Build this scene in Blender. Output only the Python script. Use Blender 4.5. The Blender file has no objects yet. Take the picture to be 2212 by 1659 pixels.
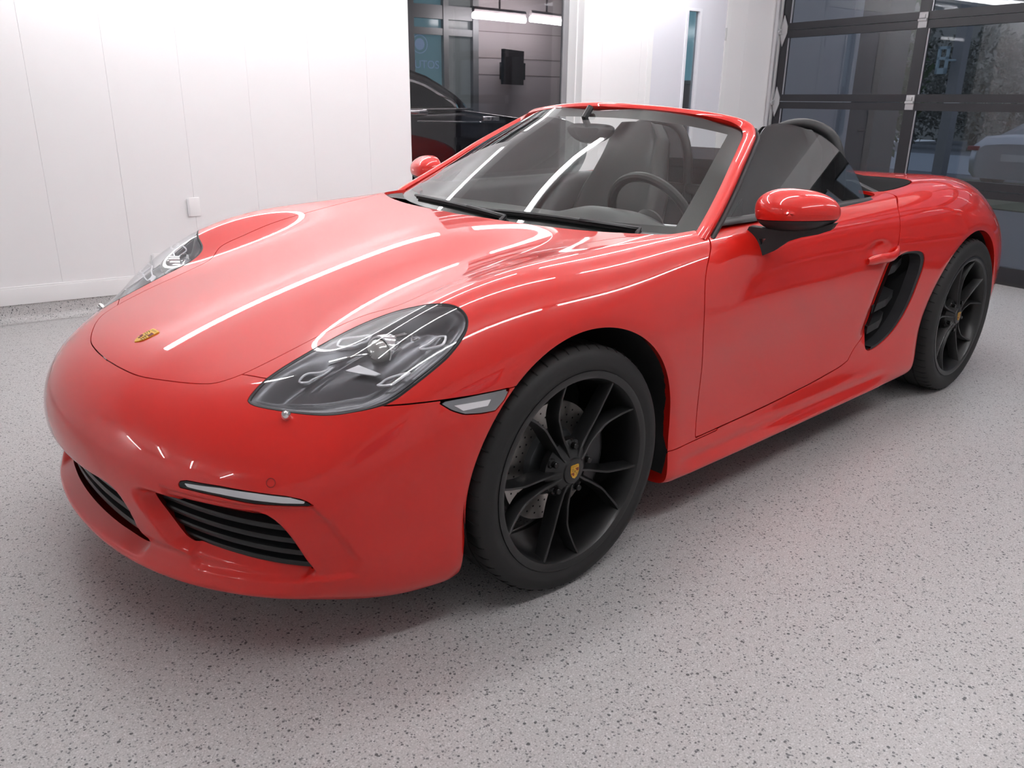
import bpy, bmesh, math, random
import numpy as np
from mathutils import Vector, Matrix
from mathutils.bvhtree import BVHTree
from mathutils.geometry import tessellate_polygon

sc = bpy.context.scene
COL = sc.collection
# ------------------------------------------------------------------ camera
CAM = np.array([1.4051, 2.1533, 1.2365]); YAW, PITCH, ROLL, FPX = 3.9742, 0.3354, 0.0122, 1750.5
IW, IH = 2212, 1659
_f = np.array([math.cos(YAW)*math.cos(PITCH), math.sin(YAW)*math.cos(PITCH), -math.sin(PITCH)])
_r = np.cross(_f, [0, 0, 1]); _r /= np.linalg.norm(_r); _u = np.cross(_r, _f)
_c, _s = math.cos(ROLL), math.sin(ROLL)
CR, CU = _c*_r+_s*_u, -_s*_r+_c*_u; CF = _f
cam = bpy.data.objects.new('camera', bpy.data.cameras.new('camera')); COL.objects.link(cam)
cam.matrix_world = Matrix(((CR[0], CU[0], -CF[0], CAM[0]), (CR[1], CU[1], -CF[1], CAM[1]), (CR[2], CU[2], -CF[2], CAM[2]), (0, 0, 0, 1)))
cam.data.sensor_width = 36; cam.data.lens = FPX/IW*36; cam.data.clip_start = .02; cam.data.clip_end = 200
cam.data.dof.use_dof = True; cam.data.dof.focus_distance = 2.9; cam.data.dof.aperture_fstop = 8
sc.camera = cam
def ray(px, py):
    d = CF+CR*((px-IW/2)/FPX)-CU*((py-IH/2)/FPX)
    return d/np.linalg.norm(d)
def on_plane(px, py, n, c):            # n.p = c
    d = ray(px, py); n = np.array(n, float)
    return CAM+d*((c-CAM@n)/(d@n))
# ------------------------------------------------------------------ world, exposure
sc.view_settings.view_transform = 'Standard'; sc.view_settings.look = 'None'
sc.view_settings.gamma = 1; sc.view_settings.use_curve_mapping = False
sc.view_settings.exposure = 0.36
wd = bpy.data.worlds.new('world'); sc.world = wd; wd.use_nodes = True
wd.node_tree.nodes['Background'].inputs[0].default_value = (.42, .50, .60, 1)
wd.node_tree.nodes['Background'].inputs[1].default_value = .9
# ------------------------------------------------------------------ materials
MATS = {}
def mat(name, col=(.5, .5, .5), rough=.5, metal=0, coat=0, coat_rough=.02, spec=.5, trans=0, emit=None, emit_s=0, ior=1.45, alpha=1):
    if name in MATS: return MATS[name]
    m = bpy.data.materials.new(name); m.use_nodes = True
    b = m.node_tree.nodes['Principled BSDF']; I = b.inputs
    I['Base Color'].default_value = (*col, 1); I['Roughness'].default_value = rough; I['Metallic'].default_value = metal
    I['Coat Weight'].default_value = coat; I['Coat Roughness'].default_value = coat_rough
    I['Specular IOR Level'].default_value = spec; I['Transmission Weight'].default_value = trans; I['IOR'].default_value = ior
    I['Alpha'].default_value = alpha
    if emit: I['Emission Color'].default_value = (*emit, 1); I['Emission Strength'].default_value = emit_s
    MATS[name] = m
    return m
def nodes(m): return m.node_tree.nodes, m.node_tree.links, m.node_tree.nodes['Principled BSDF']
def glass(name, tint=(1, 1, 1), refl=1.0, rough=0.0, ior=1.5):
    """thin architectural glass: tinted pass-through plus fresnel reflection"""
    if name in MATS: return MATS[name]
    m = bpy.data.materials.new(name); m.use_nodes = True
    n, l = m.node_tree.nodes, m.node_tree.links
    n.remove(n['Principled BSDF']); out = n['Material Output']
    t = n.new('ShaderNodeBsdfTransparent'); t.inputs[0].default_value = (*tint, 1)
    g = n.new('ShaderNodeBsdfGlossy'); g.inputs[0].default_value = (refl, refl, refl, 1); g.inputs['Roughness'].default_value = rough
    fr = n.new('ShaderNodeFresnel'); ge = n.new('ShaderNodeNewGeometry'); mr = n.new('ShaderNodeMapRange')      # same fresnel from both faces of the thin sheet
    mr.inputs[3].default_value = ior; mr.inputs[4].default_value = 1/ior; l.new(ge.outputs['Backfacing'], mr.inputs[0]); l.new(mr.outputs[0], fr.inputs[0])
    mx = n.new('ShaderNodeMixShader')
    l.new(fr.outputs[0], mx.inputs[0]); l.new(t.outputs[0], mx.inputs[1]); l.new(g.outputs[0], mx.inputs[2]); l.new(mx.outputs[0], out.inputs[0])
    MATS[name] = m
    return m
red = mat('red_paint', (.66, .011, .005), .45, 0, 1.0, .012, .3)
black_gap = mat('black_gap', (.006, .006, .006), .8)
black_plastic = mat('black_plastic', (.018, .018, .019), .45)
dark_rubber = mat('dark_rubber', (.03, .03, .031), .7)
# ------------------------------------------------------------------ object helpers
def link(o, parent=None):
    COL.objects.link(o)
    if parent is not None: o.parent = parent
    return o
def tag(o, label=None, cat=None, group=None, kind=None):
    if label: o['label'] = label
    if cat: o['category'] = cat
    if group: o['group'] = group
    if kind: o['kind'] = kind
    return o
def mesh_obj(name, V, F, m, parent=None, smooth=True, angle=None, normals=None):
    me = bpy.data.meshes.new(name)
    me.from_pydata([tuple(map(float, v)) for v in V], [], [tuple(map(int, f)) for f in F]); me.update()
    if m is not None:
        for q in (m if isinstance(m, (list, tuple)) else [m]): me.materials.append(q)
    if smooth:
        me.shade_smooth() if hasattr(me, 'shade_smooth') else me.polygons.foreach_set('use_smooth', [True]*len(me.polygons))
        if angle: me.set_sharp_from_angle(angle=math.radians(angle))
    if normals is not None: me.normals_split_custom_set_from_vertices([tuple(map(float, n)) for n in normals])
    o = bpy.data.objects.new(name, me)
    return link(o, parent)
def empty(name, loc=(0, 0, 0), parent=None):
    o = bpy.data.objects.new(name, None); o.location = loc; o.empty_display_size = .1
    return link(o, parent)
class MB:
    """collects shapes into one mesh"""
    def __init__(s): s.V = []; s.F = []; s.M = []
    def add(s, V, F, mi=0):
        b = len(s.V); s.V += [tuple(map(float, v)) for v in V]; s.F += [tuple(b+int(i) for i in f) for f in F]; s.M += [mi]*len(F); return s
    def box(s, a, b, mi=0):
        x0, y0, z0 = (min(a[i], b[i]) for i in range(3)); x1, y1, z1 = (max(a[i], b[i]) for i in range(3))
        return s.add([(x0, y0, z0), (x1, y0, z0), (x1, y1, z0), (x0, y1, z0), (x0, y0, z1), (x1, y0, z1), (x1, y1, z1), (x0, y1, z1)],
                     [(0, 3, 2, 1), (4, 5, 6, 7), (0, 1, 5, 4), (1, 2, 6, 5), (2, 3, 7, 6), (3, 0, 4, 7)], mi)
    def tube(s, pts, r, n=8, mi=0, closed=False, up=(0, 0, 1), flat=1.0, caps=True):
        P = np.array(pts, float); m = len(P); R = np.broadcast_to(np.array(r, float), (m,)); V = []
        T = (np.roll(P, -1, 0)-np.roll(P, 1, 0)) if closed else np.gradient(P, axis=0)
        T /= np.linalg.norm(T, axis=1)[:, None]+1e-12
        U = np.array(up, float); prev = None
        for i in range(m):
            a = np.cross(T[i], U) if prev is None else prev-T[i]*(prev@T[i])
            if np.linalg.norm(a) < 1e-6: a = np.cross(T[i], [1, 0, 0])
            a /= np.linalg.norm(a); prev = a; b = np.cross(T[i], a)
            for k in range(n):
                t = 2*math.pi*k/n; V.append(P[i]+R[i]*(a*math.cos(t)+b*math.sin(t)*flat))
        F = []
        for i in range(m if closed else m-1):
            j = (i+1) % m
            for k in range(n): F.append((i*n+k, i*n+(k+1) % n, j*n+(k+1) % n, j*n+k))
        if not closed and caps: F += [tuple(range(n-1, -1, -1)), tuple((m-1)*n+k for k in range(n))]
        return s.add(V, F, mi)
    def lathe(s, prof, axis='y', n=48, c=(0, 0, 0), mi=0, close=False):
        """prof: (radius, axial)"""
        V = []; m = len(prof)
        for r, a in prof:
            for k in range(n):
                t = 2*math.pi*k/n; q = (r*math.cos(t), a, r*math.sin(t)) if axis == 'y' else ((r*math.cos(t), r*math.sin(t), a) if axis == 'z' else (a, r*math.cos(t), r*math.sin(t)))
                V.append((q[0]+c[0], q[1]+c[1], q[2]+c[2]))
        F = []
        for i in range(m if close else m-1):
            j = (i+1) % m
            for k in range(n): F.append((i*n+k, j*n+k, j*n+(k+1) % n, i*n+(k+1) % n))
        return s.add(V, F, mi)
    def grid(s, P, mi=0, flip=False):
        P = np.array(P, float); a, b = P.shape[:2]; F = []
        for i in range(a-1):
            for j in range(b-1):
                q = (i*b+j, i*b+j+1, (i+1)*b+j+1, (i+1)*b+j); F.append(q[::-1] if flip else q)
        return s.add(P.reshape(-1, 3), F, mi)
    def prism(s, poly, h0, h1, fn, mi=0):
        """poly (u,v) list extruded between h0,h1; fn(u,v,h)->xyz"""
        n = len(poly); V = [fn(u, v, h0) for u, v in poly]+[fn(u, v, h1) for u, v in poly]
        F = [tuple(range(n-1, -1, -1)), tuple(range(n, 2*n))]+[(i, (i+1) % n, n+(i+1) % n, n+i) for i in range(n)]
        return s.add(V, F, mi)
    def build(s, name, m, parent=None, smooth=True, angle=35, bevel=0, seg=2):
        o = mesh_obj(name, s.V, s.F, m, parent, False)
        me = o.data
        bm = bmesh.new(); bm.from_mesh(me); bmesh.ops.recalc_face_normals(bm, faces=bm.faces)
        if bevel:
            es = [e for e in bm.edges if len(e.link_faces) == 2 and e.calc_face_angle(0) > math.radians(30)]
            bmesh.ops.bevel(bm, geom=es, offset=bevel, segments=seg, affect='EDGES', profile=.6, clamp_overlap=True)
        bm.to_mesh(me); bm.free()
        if isinstance(m, (list, tuple)) and not bevel: me.polygons.foreach_set('material_index', s.M)
        if smooth:
            me.shade_smooth(); me.set_sharp_from_angle(angle=math.radians(angle))
        return o
def spline(pts, n, closed=False):
    """Catmull-Rom (centripetal-ish) through pts, n samples, arclength spaced"""
    P = np.array(pts, float); m = len(P)
    Q = []
    seg = m if closed else m-1
    for i in range(seg):
        p1, p2 = P[i], P[(i+1) % m]
        p0 = P[(i-1) % m] if closed or i > 0 else 2*p1-p2
        p3 = P[(i+2) % m] if closed or i+2 < m else 2*p2-p1
        d0, d1, d2 = [max(np.linalg.norm(b-a)**.5, 1e-4) for a, b in ((p0, p1), (p1, p2), (p2, p3))]
        m1 = (p1-p0)/d0-(p2-p0)/(d0+d1)+(p2-p1)/d1; m2 = (p2-p1)/d1-(p3-p1)/(d1+d2)+(p3-p2)/d2
        m1 *= d1; m2 *= d1
        for t in np.linspace(0, 1, 24, endpoint=False):
            Q.append((2*t**3-3*t**2+1)*p1+(t**3-2*t**2+t)*m1+(-2*t**3+3*t**2)*p2+(t**3-t**2)*m2)
    Q.append(P[0] if closed else P[-1]); Q = np.array(Q)
    L = np.r_[0, np.cumsum(np.linalg.norm(np.diff(Q, axis=0), axis=1))]
    s = np.linspace(0, L[-1], n+1)[:-1] if closed else np.linspace(0, L[-1], n)
    return np.stack([np.interp(s, L, Q[:, k]) for k in range(Q.shape[1])], 1)
# ------------------------------------------------------------------ room frame: s along the long white wall, u into the room, z up
WA = math.radians(170.5); RT = np.array((math.cos(WA), math.sin(WA), 0)); RU = np.array((math.sin(WA), -math.cos(WA), 0)); R0 = np.array((.545, -3.143, 0))
def RW(s, u, z): return tuple(R0+RT*s+RU*u+np.array((0, 0, z)))
def px_u(px, py, u): P = on_plane(px, py, RU, RU@R0+u); d = P-R0; return d@RT, u, P[2]     # pixel -> (s,u,z) on a plane of constant u
def px_s(px, py, s): P = on_plane(px, py, RT, RT@R0+s); d = P-R0; return s, d@RU, P[2]
def px_z(px, py, z): P = on_plane(px, py, (0, 0, 1), z); d = P-R0; return d@RT, d@RU, z
class RB(MB):
    """MB whose input coordinates are room coordinates (s,u,z)"""
    def build(s, *a, **k): s.V = [RW(*v) for v in s.V]; return MB.build(s, *a, **k)
def rbox(name, a, b, m, parent=None, bevel=0, **k): return RB().box(a, b).build(name, m, parent, bool(bevel), 35, bevel, **k)
SMIN, SMAX, UMAX, ZC = -8.4, 6.25, 8.4, 2.72
white_wall = mat('white_wall_panel', (.83, .825, .83), .28, 0, 0)
n, l, b = nodes(white_wall)
nz = n.new('ShaderNodeTexNoise'); nz.inputs['Scale'].default_value = 1.3; mr = n.new('ShaderNodeMapRange'); mr.inputs[3].default_value = .46; mr.inputs[4].default_value = .54
l.new(nz.outputs[0], mr.inputs[0]); l.new(mr.outputs[0], b.inputs['Roughness'])
white_paint = mat('white_paint', (.80, .795, .80), .45)
trim_white = mat('trim_white', (.84, .84, .84), .35)
joint_grey = mat('joint_grey', (.72, .72, .73), .7)
# floor: grey epoxy with dark, mid and pale flakes
def flake_floor(name):
    m = mat(name, (.5, .5, .5), .42, 0, .15, .25); n, l, b = nodes(m)
    tc = n.new('ShaderNodeTexCoord')
    def flakes(scale, thr, rad):
        v = n.new('ShaderNodeTexVoronoi'); v.inputs['Scale'].default_value = scale; v.inputs['Randomness'].default_value = 1; l.new(tc.outputs['Object'], v.inputs['Vector'])
        sep = n.new('ShaderNodeSeparateColor'); l.new(v.outputs['Color'], sep.inputs[0])
        a = n.new('ShaderNodeMath'); a.operation = 'LESS_THAN'; a.inputs[1].default_value = thr; l.new(sep.outputs[0], a.inputs[0])
        r = n.new('ShaderNodeMath'); r.operation = 'MULTIPLY'; r.inputs[1].default_value = rad; l.new(sep.outputs[1], r.inputs[0])
        c = n.new('ShaderNodeMath'); c.operation = 'LESS_THAN'; l.new(v.outputs['Distance'], c.inputs[0]); l.new(r.outputs[0], c.inputs[1])
        o = n.new('ShaderNodeMath'); o.operation = 'MULTIPLY'; l.new(a.outputs[0], o.inputs[0]); l.new(c.outputs[0], o.inputs[1]); return o
    cur = n.new('ShaderNodeTexNoise'); cur.inputs['Scale'].default_value = 260; cur.inputs['Detail'].default_value = 2; l.new(tc.outputs['Object'], cur.inputs['Vector'])
    ramp = n.new('ShaderNodeValToRGB'); l.new(cur.outputs[0], ramp.inputs[0]); ramp.color_ramp.elements[0].position = .3; ramp.color_ramp.elements[0].color = (.40, .39, .385, 1); ramp.color_ramp.elements[1].position = .7; ramp.color_ramp.elements[1].color = (.58, .57, .565, 1)
    col = ramp.outputs[0]
    for sc_, thr, rad, cc in ((300, .30, .7, (.64, .63, .63, 1)), (270, .24, .7, (.31, .30, .30, 1)), (205, .13, .75, (.17, .17, .175, 1)), (150, .055, .7, (.11, .11, .115, 1))):
        f = flakes(sc_, thr, rad); mx = n.new('ShaderNodeMix'); mx.data_type = 'RGBA'; l.new(f.outputs[0], mx.inputs[0]); l.new(col, mx.inputs[6]); mx.inputs[7].default_value = cc; col = mx.outputs[2]
    l.new(col, b.inputs['Base Color'])
    bp = n.new('ShaderNodeBump'); bp.inputs['Strength'].default_value = .12; bp.inputs['Distance'].default_value = .002; l.new(cur.outputs[0], bp.inputs['Height']); l.new(bp.outputs[0], b.inputs['Normal'])
    return m
floor_m = flake_floor('epoxy_flake_floor')
def st(o): o['kind'] = 'structure'; return o
st(rbox('floor', (SMIN, 0, -.12), (SMAX+.14, UMAX, 0), floor_m))
st(rbox('ceiling', (SMIN, -.2, ZC), (SMAX+.2, UMAX, ZC+.1), white_paint))
# --- long wall with a window and a door; boards in front of a backing
W0, W1, WZ0, WZ1 = 2.615, 4.095, .30, 2.35
D0, D1, DZ = 4.797, 5.610, 2.10
wb_ = RB()
for a, b_ in (((SMIN, -.20, 0), (W0, -.012, ZC)), ((W0, -.20, 0), (W1, -.012, WZ0)), ((W0, -.20, WZ1), (W1, -.012, ZC)), ((W1, -.20, 0), (D0, -.012, ZC)), ((D0, -.20, DZ), (D1, -.012, ZC)), ((D1, -.20, 0), (SMAX+.2, -.012, ZC))): wb_.box(a, b_)
wallA = st(wb_.build('wall_back', joint_grey, None, False))
js = [SMIN]+[.336+.3945*k for k in range(-24, 20) if SMIN < .336+.3945*k < SMAX]+[SMAX+.02]
for a, b_ in zip(js[:-1], js[1:]):
    segs = []
    def add_seg(x0, x1, z0, z1):
        if x1-x0 > .004: segs.append((x0, x1, z0, z1))
    cuts = sorted(set([a, b_]+[q for q in (W0, W1, D0-.05, D1+.05) if a < q < b_]))
    for x0, x1 in zip(cuts[:-1], cuts[1:]):
        mid = (x0+x1)/2
        if W0 < mid < W1: add_seg(x0, x1, .10, WZ0); add_seg(x0, x1, WZ1, ZC)
        elif D0-.05 < mid < D1+.05: add_seg(x0, x1, DZ+.05, ZC)
        else: add_seg(x0, x1, .10, ZC)
    for x0, x1, z0, z1 in segs:
        rbox('wall_panel', (x0+(.0004 if x0 == a else 0), -.012, z0), (x1-(.0004 if x1 == b_ else 0), 0, z1), white_wall, wallA)
# skirting board and flake cove
def cove(name, s0, s1, parent=None, u=0):
    P = []
    for s_ in (s0, s1): P.append([(s_, u+.002, .10), (s_, u+.006, .10), (s_, u+.008, .05), (s_, u+.012, .03), (s_, u+.022, .014), (s_, u+.04, .004), (s_, u+.06, .001)])
    return RB().grid(P).build(name, floor_m, parent, True, 60)
k = 0
for s0, s1 in ((SMIN, D0-.05), (D1+.05, SMAX)):
    bb = RB().box((s0, .0, .10), (s1, .014, .195)).box((s0, 0, .195), (s1, .009, .205)).build('baseboard_back' if k == 0 else 'baseboard_door', trim_white, None, True, 30, .002); st(bb)
    cove('floor_cove', s0, s1, bb); k += 1
# window: white reveal, dark frame, glass set back
wr = RB(); dpt = .19
wr.box((W1-.004, -dpt, WZ0), (W1, .006, WZ1)); wr.box((W0, -dpt, WZ0), (W0+.004, .002, WZ1)); wr.box((W0, -dpt, WZ1-.004), (W1, .002, WZ1)); wr.box((W0, -dpt, WZ0), (W1, .004, WZ0+.004))
wr.box((W1, -.002, WZ0-.03), (W1+.035, .006, WZ1+.03)); wr.box((W1-.012, -.10, WZ0), (W1-.004, -.075, WZ1))
win1 = st(wr.build('window_1', trim_white, None, False))
alu = mat('grey_aluminium', (.32, .32, .33), .45, .4)
fr2 = RB(); fr2.box((W0, -dpt-.03, WZ0), (W0+.03, -dpt, WZ1)); fr2.box((W1-.055, -dpt-.03, WZ0), (W1, -dpt, WZ1)); fr2.box((W0, -dpt-.03, WZ0), (W1, -dpt, WZ0+.05)); fr2.box((W0, -dpt-.03, WZ1-.05), (W1, -dpt, WZ1))
fr2.build('window_frame', alu, win1, False)
rbox('window_pane', (W0+.03, -dpt-.018, WZ0+.05), (W1-.055, -dpt-.012, WZ1-.05), glass('dark_pane', (.75, .74, .75), 1.0, 0, 1.5), win1)
# door with a narrow light
door_m = mat('door_white', (.74, .745, .80), .4)
l0, l1 = px_u(1481, 120, 0)[0], px_u(1505, 120, 0)[0]; lz1 = px_u(1490, 23, 0)[2]; lz0 = .95
dr = RB(); du0, du1 = -.045, -.002
dr.box((D0+.003, du0, .012), (l0, du1, DZ-.003)); dr.box((l1, du0, .012), (D1-.003, du1, DZ-.003)); dr.box((l0, du0, .012), (l1, du1, lz0)); dr.box((l0, du0, lz1), (l1, du1, DZ-.003))
door1 = st(dr.build('door_1', door_m, None, False))
lt = RB(); e_ = .022
for a, b_ in (((l0-e_, du1, lz0-e_), (l0, .007, lz1+e_)), ((l1, du1, lz0-e_), (l1+e_, .007, lz1+e_)), ((l0, du1, lz1), (l1, .007, lz1+e_)), ((l0, du1, lz0-e_), (l1, .007, lz0))): lt.box(a, b_)
lt.build('light_bead', mat('bead_white', (.82, .83, .88), .35), door1, False)
rbox('door_pane', (l0, -.028, lz0), (l1, -.022, lz1), glass('door_glass', (.72, .76, .78), 1.0, 0, 1.5), door1)
for zc in (1.80, 1.06, .3):
    RB().tube([(D1+.001, .006, zc-.05), (D1+.001, .006, zc+.05)], .008, 8).build('door_hinge', mat('hinge_steel', (.6, .6, .6), .3, .9), door1)
RB().tube([(D0+.07, .0, 1.0), (D0+.07, .05, 1.0), (D0+.19, .05, 1.0)], .010, 8).build('door_lever', MATS['hinge_steel'], door1)
jb = RB(); jb.box((D0-.05, -.10, 0), (D0-.001, .004, DZ+.05)); jb.box((D1+.001, -.10, 0), (D1+.05, .004, DZ+.05)); jb.box((D0-.05, -.10, DZ), (D1+.05, .004, DZ+.05)); st(jb.build('trim_1', trim_white, None, False))
# outlets
def outlet(px0, py0, px1, py1, label):
    s0, _, z1 = px_u(px0, py0, 0); s1, _, z0 = px_u(px1, py1, 0)
    if s1 < s0: s0, s1 = s1, s0
    o = empty('wall_outlet', RW((s0+s1)/2, .0, z0)); tag(o, label, 'outlet')
    def ch(mb, nm, m, **k):
        q = mb.build(nm, m, None, **k); q.parent = o; q.matrix_parent_inverse = Matrix.Translation(tuple(-np.array(o.location))); return q
    ch(RB().box((s0, 0, z0), (s1, .010, z1)), 'cover_plate', mat('plate_white', (.86, .86, .86), .3), bevel=.003)
    ch(RB().box((s0-.012, 0, z0+.004), (s0, .022, z1-.006)), 'box_side', mat('plate_grey', (.72, .72, .73), .4), bevel=.002)
    return o
outlet(406, 427, 434, 466, 'white outlet cover on the white wall at mid height'); outlet(330, 548, 356, 585, 'white outlet cover low on the white wall near the skirting')
# --- garage wall and glazed sectional door (plane s = SMAX)
GZ = [(-.0, .0)]; black_alu = mat('black_aluminium', (.018, .018, .022), .42, .2, .2, .3)
gu0, gu1 = .055, 5.55
sg_ = RB(); sg_.box((SMAX, gu1+.05, 0), (SMAX+.14, UMAX, ZC)); sg_.box((SMAX, 0, 2.50), (SMAX+.14, gu1+.05, ZC)); st(sg_.build('wall_garage', white_paint, None, False))
jt = RB(); jt.box((SMAX-.004, -.01, 0), (SMAX+.14, .035, 2.5)); st(jt.build('trim_2', trim_white, None, False))
gd = empty('garage_door', RW(SMAX, (gu0+gu1)/2, 0)); tag(gd, 'black framed sectional garage door with dark glass panes', 'garage door')
gd_inv = Matrix.Translation(tuple(-np.array(gd.location)))
def gpart(o, parent=None):
    if parent is None: o.parent = gd; o.matrix_parent_inverse = gd_inv
    else: o.parent = parent
    return o
gpart(RB().box((SMAX-.055, .018, 0), (SMAX-.030, .050, 2.5)).build('door_track', mat('track_steel', (.62, .62, .64), .35, .7), None, False))
rails = [(.025, .130), (.600, .715), (1.205, 1.325), (1.795, 1.915), (2.385, 2.49)]
muls = [gu0, 1.395, 2.745, 4.095, gu1]
pane_g = glass('garage_glass', (.62, .63, .66), 1.0, 0, 1.55)
for i, (z0, z1) in enumerate(rails):
    if 0 < i < 4:
        zm = (z0+z1)/2
        gpart(rbox('rail', (SMAX, gu0, z0), (SMAX+.045, gu1, zm-.002), black_alu)); gpart(rbox('rail', (SMAX, gu0, zm+.002), (SMAX+.045, gu1, z1), black_alu))
    else: gpart(rbox('rail', (SMAX, gu0, z0), (SMAX+.045, gu1, z1), black_alu))
gpart(RB().box((SMAX+.005, gu0, 0), (SMAX+.04, gu1, .025)).build('bottom_seal', dark_rubber, None, False))
for i in range(4):
    z0, z1 = rails[i][1], rails[i+1][0]
    for j, uc in enumerate(muls):
        w = .09 if 0 < j < 4 else .075
        a, b_ = (uc-w/2, uc+w/2) if 0 < j < 4 else ((uc, uc+w) if j == 0 else (uc-w, uc))
        gpart(rbox('stile', (SMAX, a, z0), (SMAX+.045, b_, z1), black_alu))
        if j < 4:
            pa, pb = b_, muls[j+1]-(.045 if j+1 < 4 else .075)
            gpart(rbox('pane', (SMAX+.018, pa, z0), (SMAX+.024, pb, z1), pane_g))
            gpart(RB().box((SMAX+.008, pa, z0), (SMAX+.016, pa+.010, z1)).build('glazing_bead', mat('bead_grey', (.42, .42, .45), .35, .5), None, False))
steel = mat('hinge_galvanised', (.42, .42, .43), .45, .3)
for i in (1, 2, 3):
    zc = sum(rails[i])/2
    for j, uc in enumerate(muls):
        if j == 0:                    # diamond shaped roller plates
            hb = RB(); q = [(.048, zc-.02), (.080, zc+.125), (.125, zc+.035), (.125, zc-.02), (.084, zc-.13)]
            hb.prism(q, SMAX-.012, SMAX-.004, lambda u, z, h: (h, u, z)); hb.tube([(SMAX-.03, .015, zc-.01), (SMAX-.03, .07, zc-.01)], .014, 8); hb.box((SMAX-.03, .03, zc-.03), (SMAX-.004, .07, zc+.012))
            gpart(hb.build('roller_hinge', steel, None, True, 30))
        else:
            hb = RB(); hb.box((SMAX-.010, uc-.035, zc-.055), (SMAX, uc+.035, zc+.055)); hb.tube([(SMAX-.012, uc-.035, zc), (SMAX-.012, uc+.035, zc)], .012, 8); hb.box((SMAX-.022, uc-.02, zc+.012), (SMAX-.008, uc+.02, zc+.04))
            gpart(hb.build('centre_hinge', steel, None, True, 30, .003))
# --- the walls behind the photographer (seen in reflections)
wf = RB(); wins = ((-1.2, .6), (1.6, 3.1)); zA, zB = 1.15, 2.0
xs = [SMIN-.1]+[q for w in wins for q in w]+[SMAX+.2]
wf.box((xs[0], UMAX, 0), (xs[-1], UMAX+.14, zA)); wf.box((xs[0], UMAX, zB), (xs[-1], UMAX+.14, ZC))
for a, b_ in ((xs[0], xs[1]), (xs[2], xs[3]), (xs[4], xs[5])): wf.box((a, UMAX, zA), (b_, UMAX+.14, zB))
st(wf.build('wall_front', white_paint, None, False))
for i, (a, b_) in enumerate(wins):
    f_ = RB(); t_ = .05
    f_.box((a, UMAX-.01, zA), (a+t_, UMAX+.05, zB)); f_.box((b_-t_, UMAX-.01, zA), (b_, UMAX+.05, zB)); f_.box((a, UMAX-.01, zA), (b_, UMAX+.05, zA+t_)); f_.box((a, UMAX-.01, zB-t_), (b_, UMAX+.05, zB))
    wo = st(f_.build('window_%d' % (i+2), black_alu, None, False)); rbox('window_pane', (a+t_, UMAX+.02, zA+t_), (b_-t_, UMAX+.026, zB-t_), pane_g, wo)
st(rbox('wall_side', (SMIN-.12, 0, 0), (SMIN, UMAX, ZC), white_paint))
# --- ceiling tube lights: rows parallel to the long wall
tube_m = mat('tube_glow', (1, 1, 1), .4, emit=(.985, .985, 1.0), emit_s=23.5)
low_tube_m = mat('low_tube_glow', (1, 1, 1), .4, emit=(.985, .985, 1.0), emit_s=15.0)
def tube_light(s0, s1, u, z=2.60):
    o = empty('ceiling_light', RW((s0+s1)/2, u, z+.06)); tag(o, 'strip light hung low beside the long white panelled wall' if z < 2.5 else 'long white strip light hung just under the ceiling', 'light', 'strip lights under the ceiling')
    inv = Matrix.Translation(tuple(-np.array(o.location)))
    for mb, nm, m in ((RB().box((s0, u-.04, z+.035), (s1, u+.04, z+.075)), 'housing', white_paint), (RB().tube([(s0+.02, u, z), (s1-.02, u, z)], .027, 12), 'tube', tube_m if z > 2.5 else low_tube_m),
                      (RB().box((s0, u-.026, z-.03), (s0+.022, u+.02, z+.036)), 'lamp_holder', white_paint), (RB().box((s1-.022, u-.026, z-.03), (s1, u+.02, z+.036)), 'lamp_holder', white_paint),
                      (RB().tube([((s0+s1)/2, u, z+.07), ((s0+s1)/2, u, ZC+.002)], .008, 6), 'hanger', white_paint)):
        q = mb.build(nm, m, None, True, 40); q.parent = o; q.matrix_parent_inverse = inv
for u, z in ((.30, 2.26), (1.75, 2.60), (3.3, 2.60), (4.95, 2.60)):
    for s0 in (-7.4, -.05, 2.70): tube_light(s0, s0+2.46, u, z)  # the set at the lowest s is added as fill for the car's front
# ------------------------------------------------------------------ car body surface (a control cage whose smooth limit passes through the points below)
# x forward (front axle = 0), y to the car's left, z up; left half listed, mirrored
ST = [.5, .3, .1, -.12, -.35, -.6, -.95, -1.3, -1.65, -2.0, -2.3, -2.6]
NOSE = [  # T0 edge, columns centre -> corner
    [(.855, 0, .594), (.845, .22, .595), (.79, .41, .597), (.705, .55, .596), (.655, .64, .592), (.60, .715, .595)],
    [(.70, 0, .661), (.693, .23, .652), (.658, .435, .640), (.605, .57, .648), (.575, .65, .644), (.55, .73, .63)]]
TOPZ = [[.722, .772, .815, .857, .889, .903, .910, .915, .920, .935, .945, .935],
        [.709, .757, .802, .847, .882, .901, .909, .914, .919, .934, .944, .934],
        [.686, .735, .785, .835, .871, .893, .905, .910, .916, .930, .945, .940],
        [.712, .793, .835, .855, .872, .888, .898, .903, .910, .924, .944, .940],
        [.706, .806, .842, .857, .868, .878, .888, .893, .900, .915, .936, .930]]
TOPY = [[0]*12, [.24]*12, [.45, .455, .46, .46, .46, .47, .48, .48, .48, .48, .48, .48],
        [.575, .60, .605, .61, .62, .64, .66, .66, .66, .65, .64, .63],
        [.66, .69, .70, .705, .725, .76, .785, .79, .785, .775, .76, .732]]
SY = [[.738, .775, .80, .81, .815, .822, .828, .832, .836, .845, .847, .825],
      [.795, .84, .87, .872, .862, .857, .855, .858, .868, .885, .897, .895],
      [.825, .866, .887, .888, .870, .858, .852, .853, .866, .890, .902, .900],
      [.828, .866, .886, .886, .866, .848, .838, .838, .852, .885, .900, .897],
      [.820, .855, .872, .872, .855, .838, .828, .828, .842, .875, .890, .887],
      [.810, .838, .855, .855, .850, .855, .858, .860, .865, .872, .875, .870],
      [.775, .815, .830, .835, .838, .845, .850, .853, .858, .860, .860, .850]]
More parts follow.
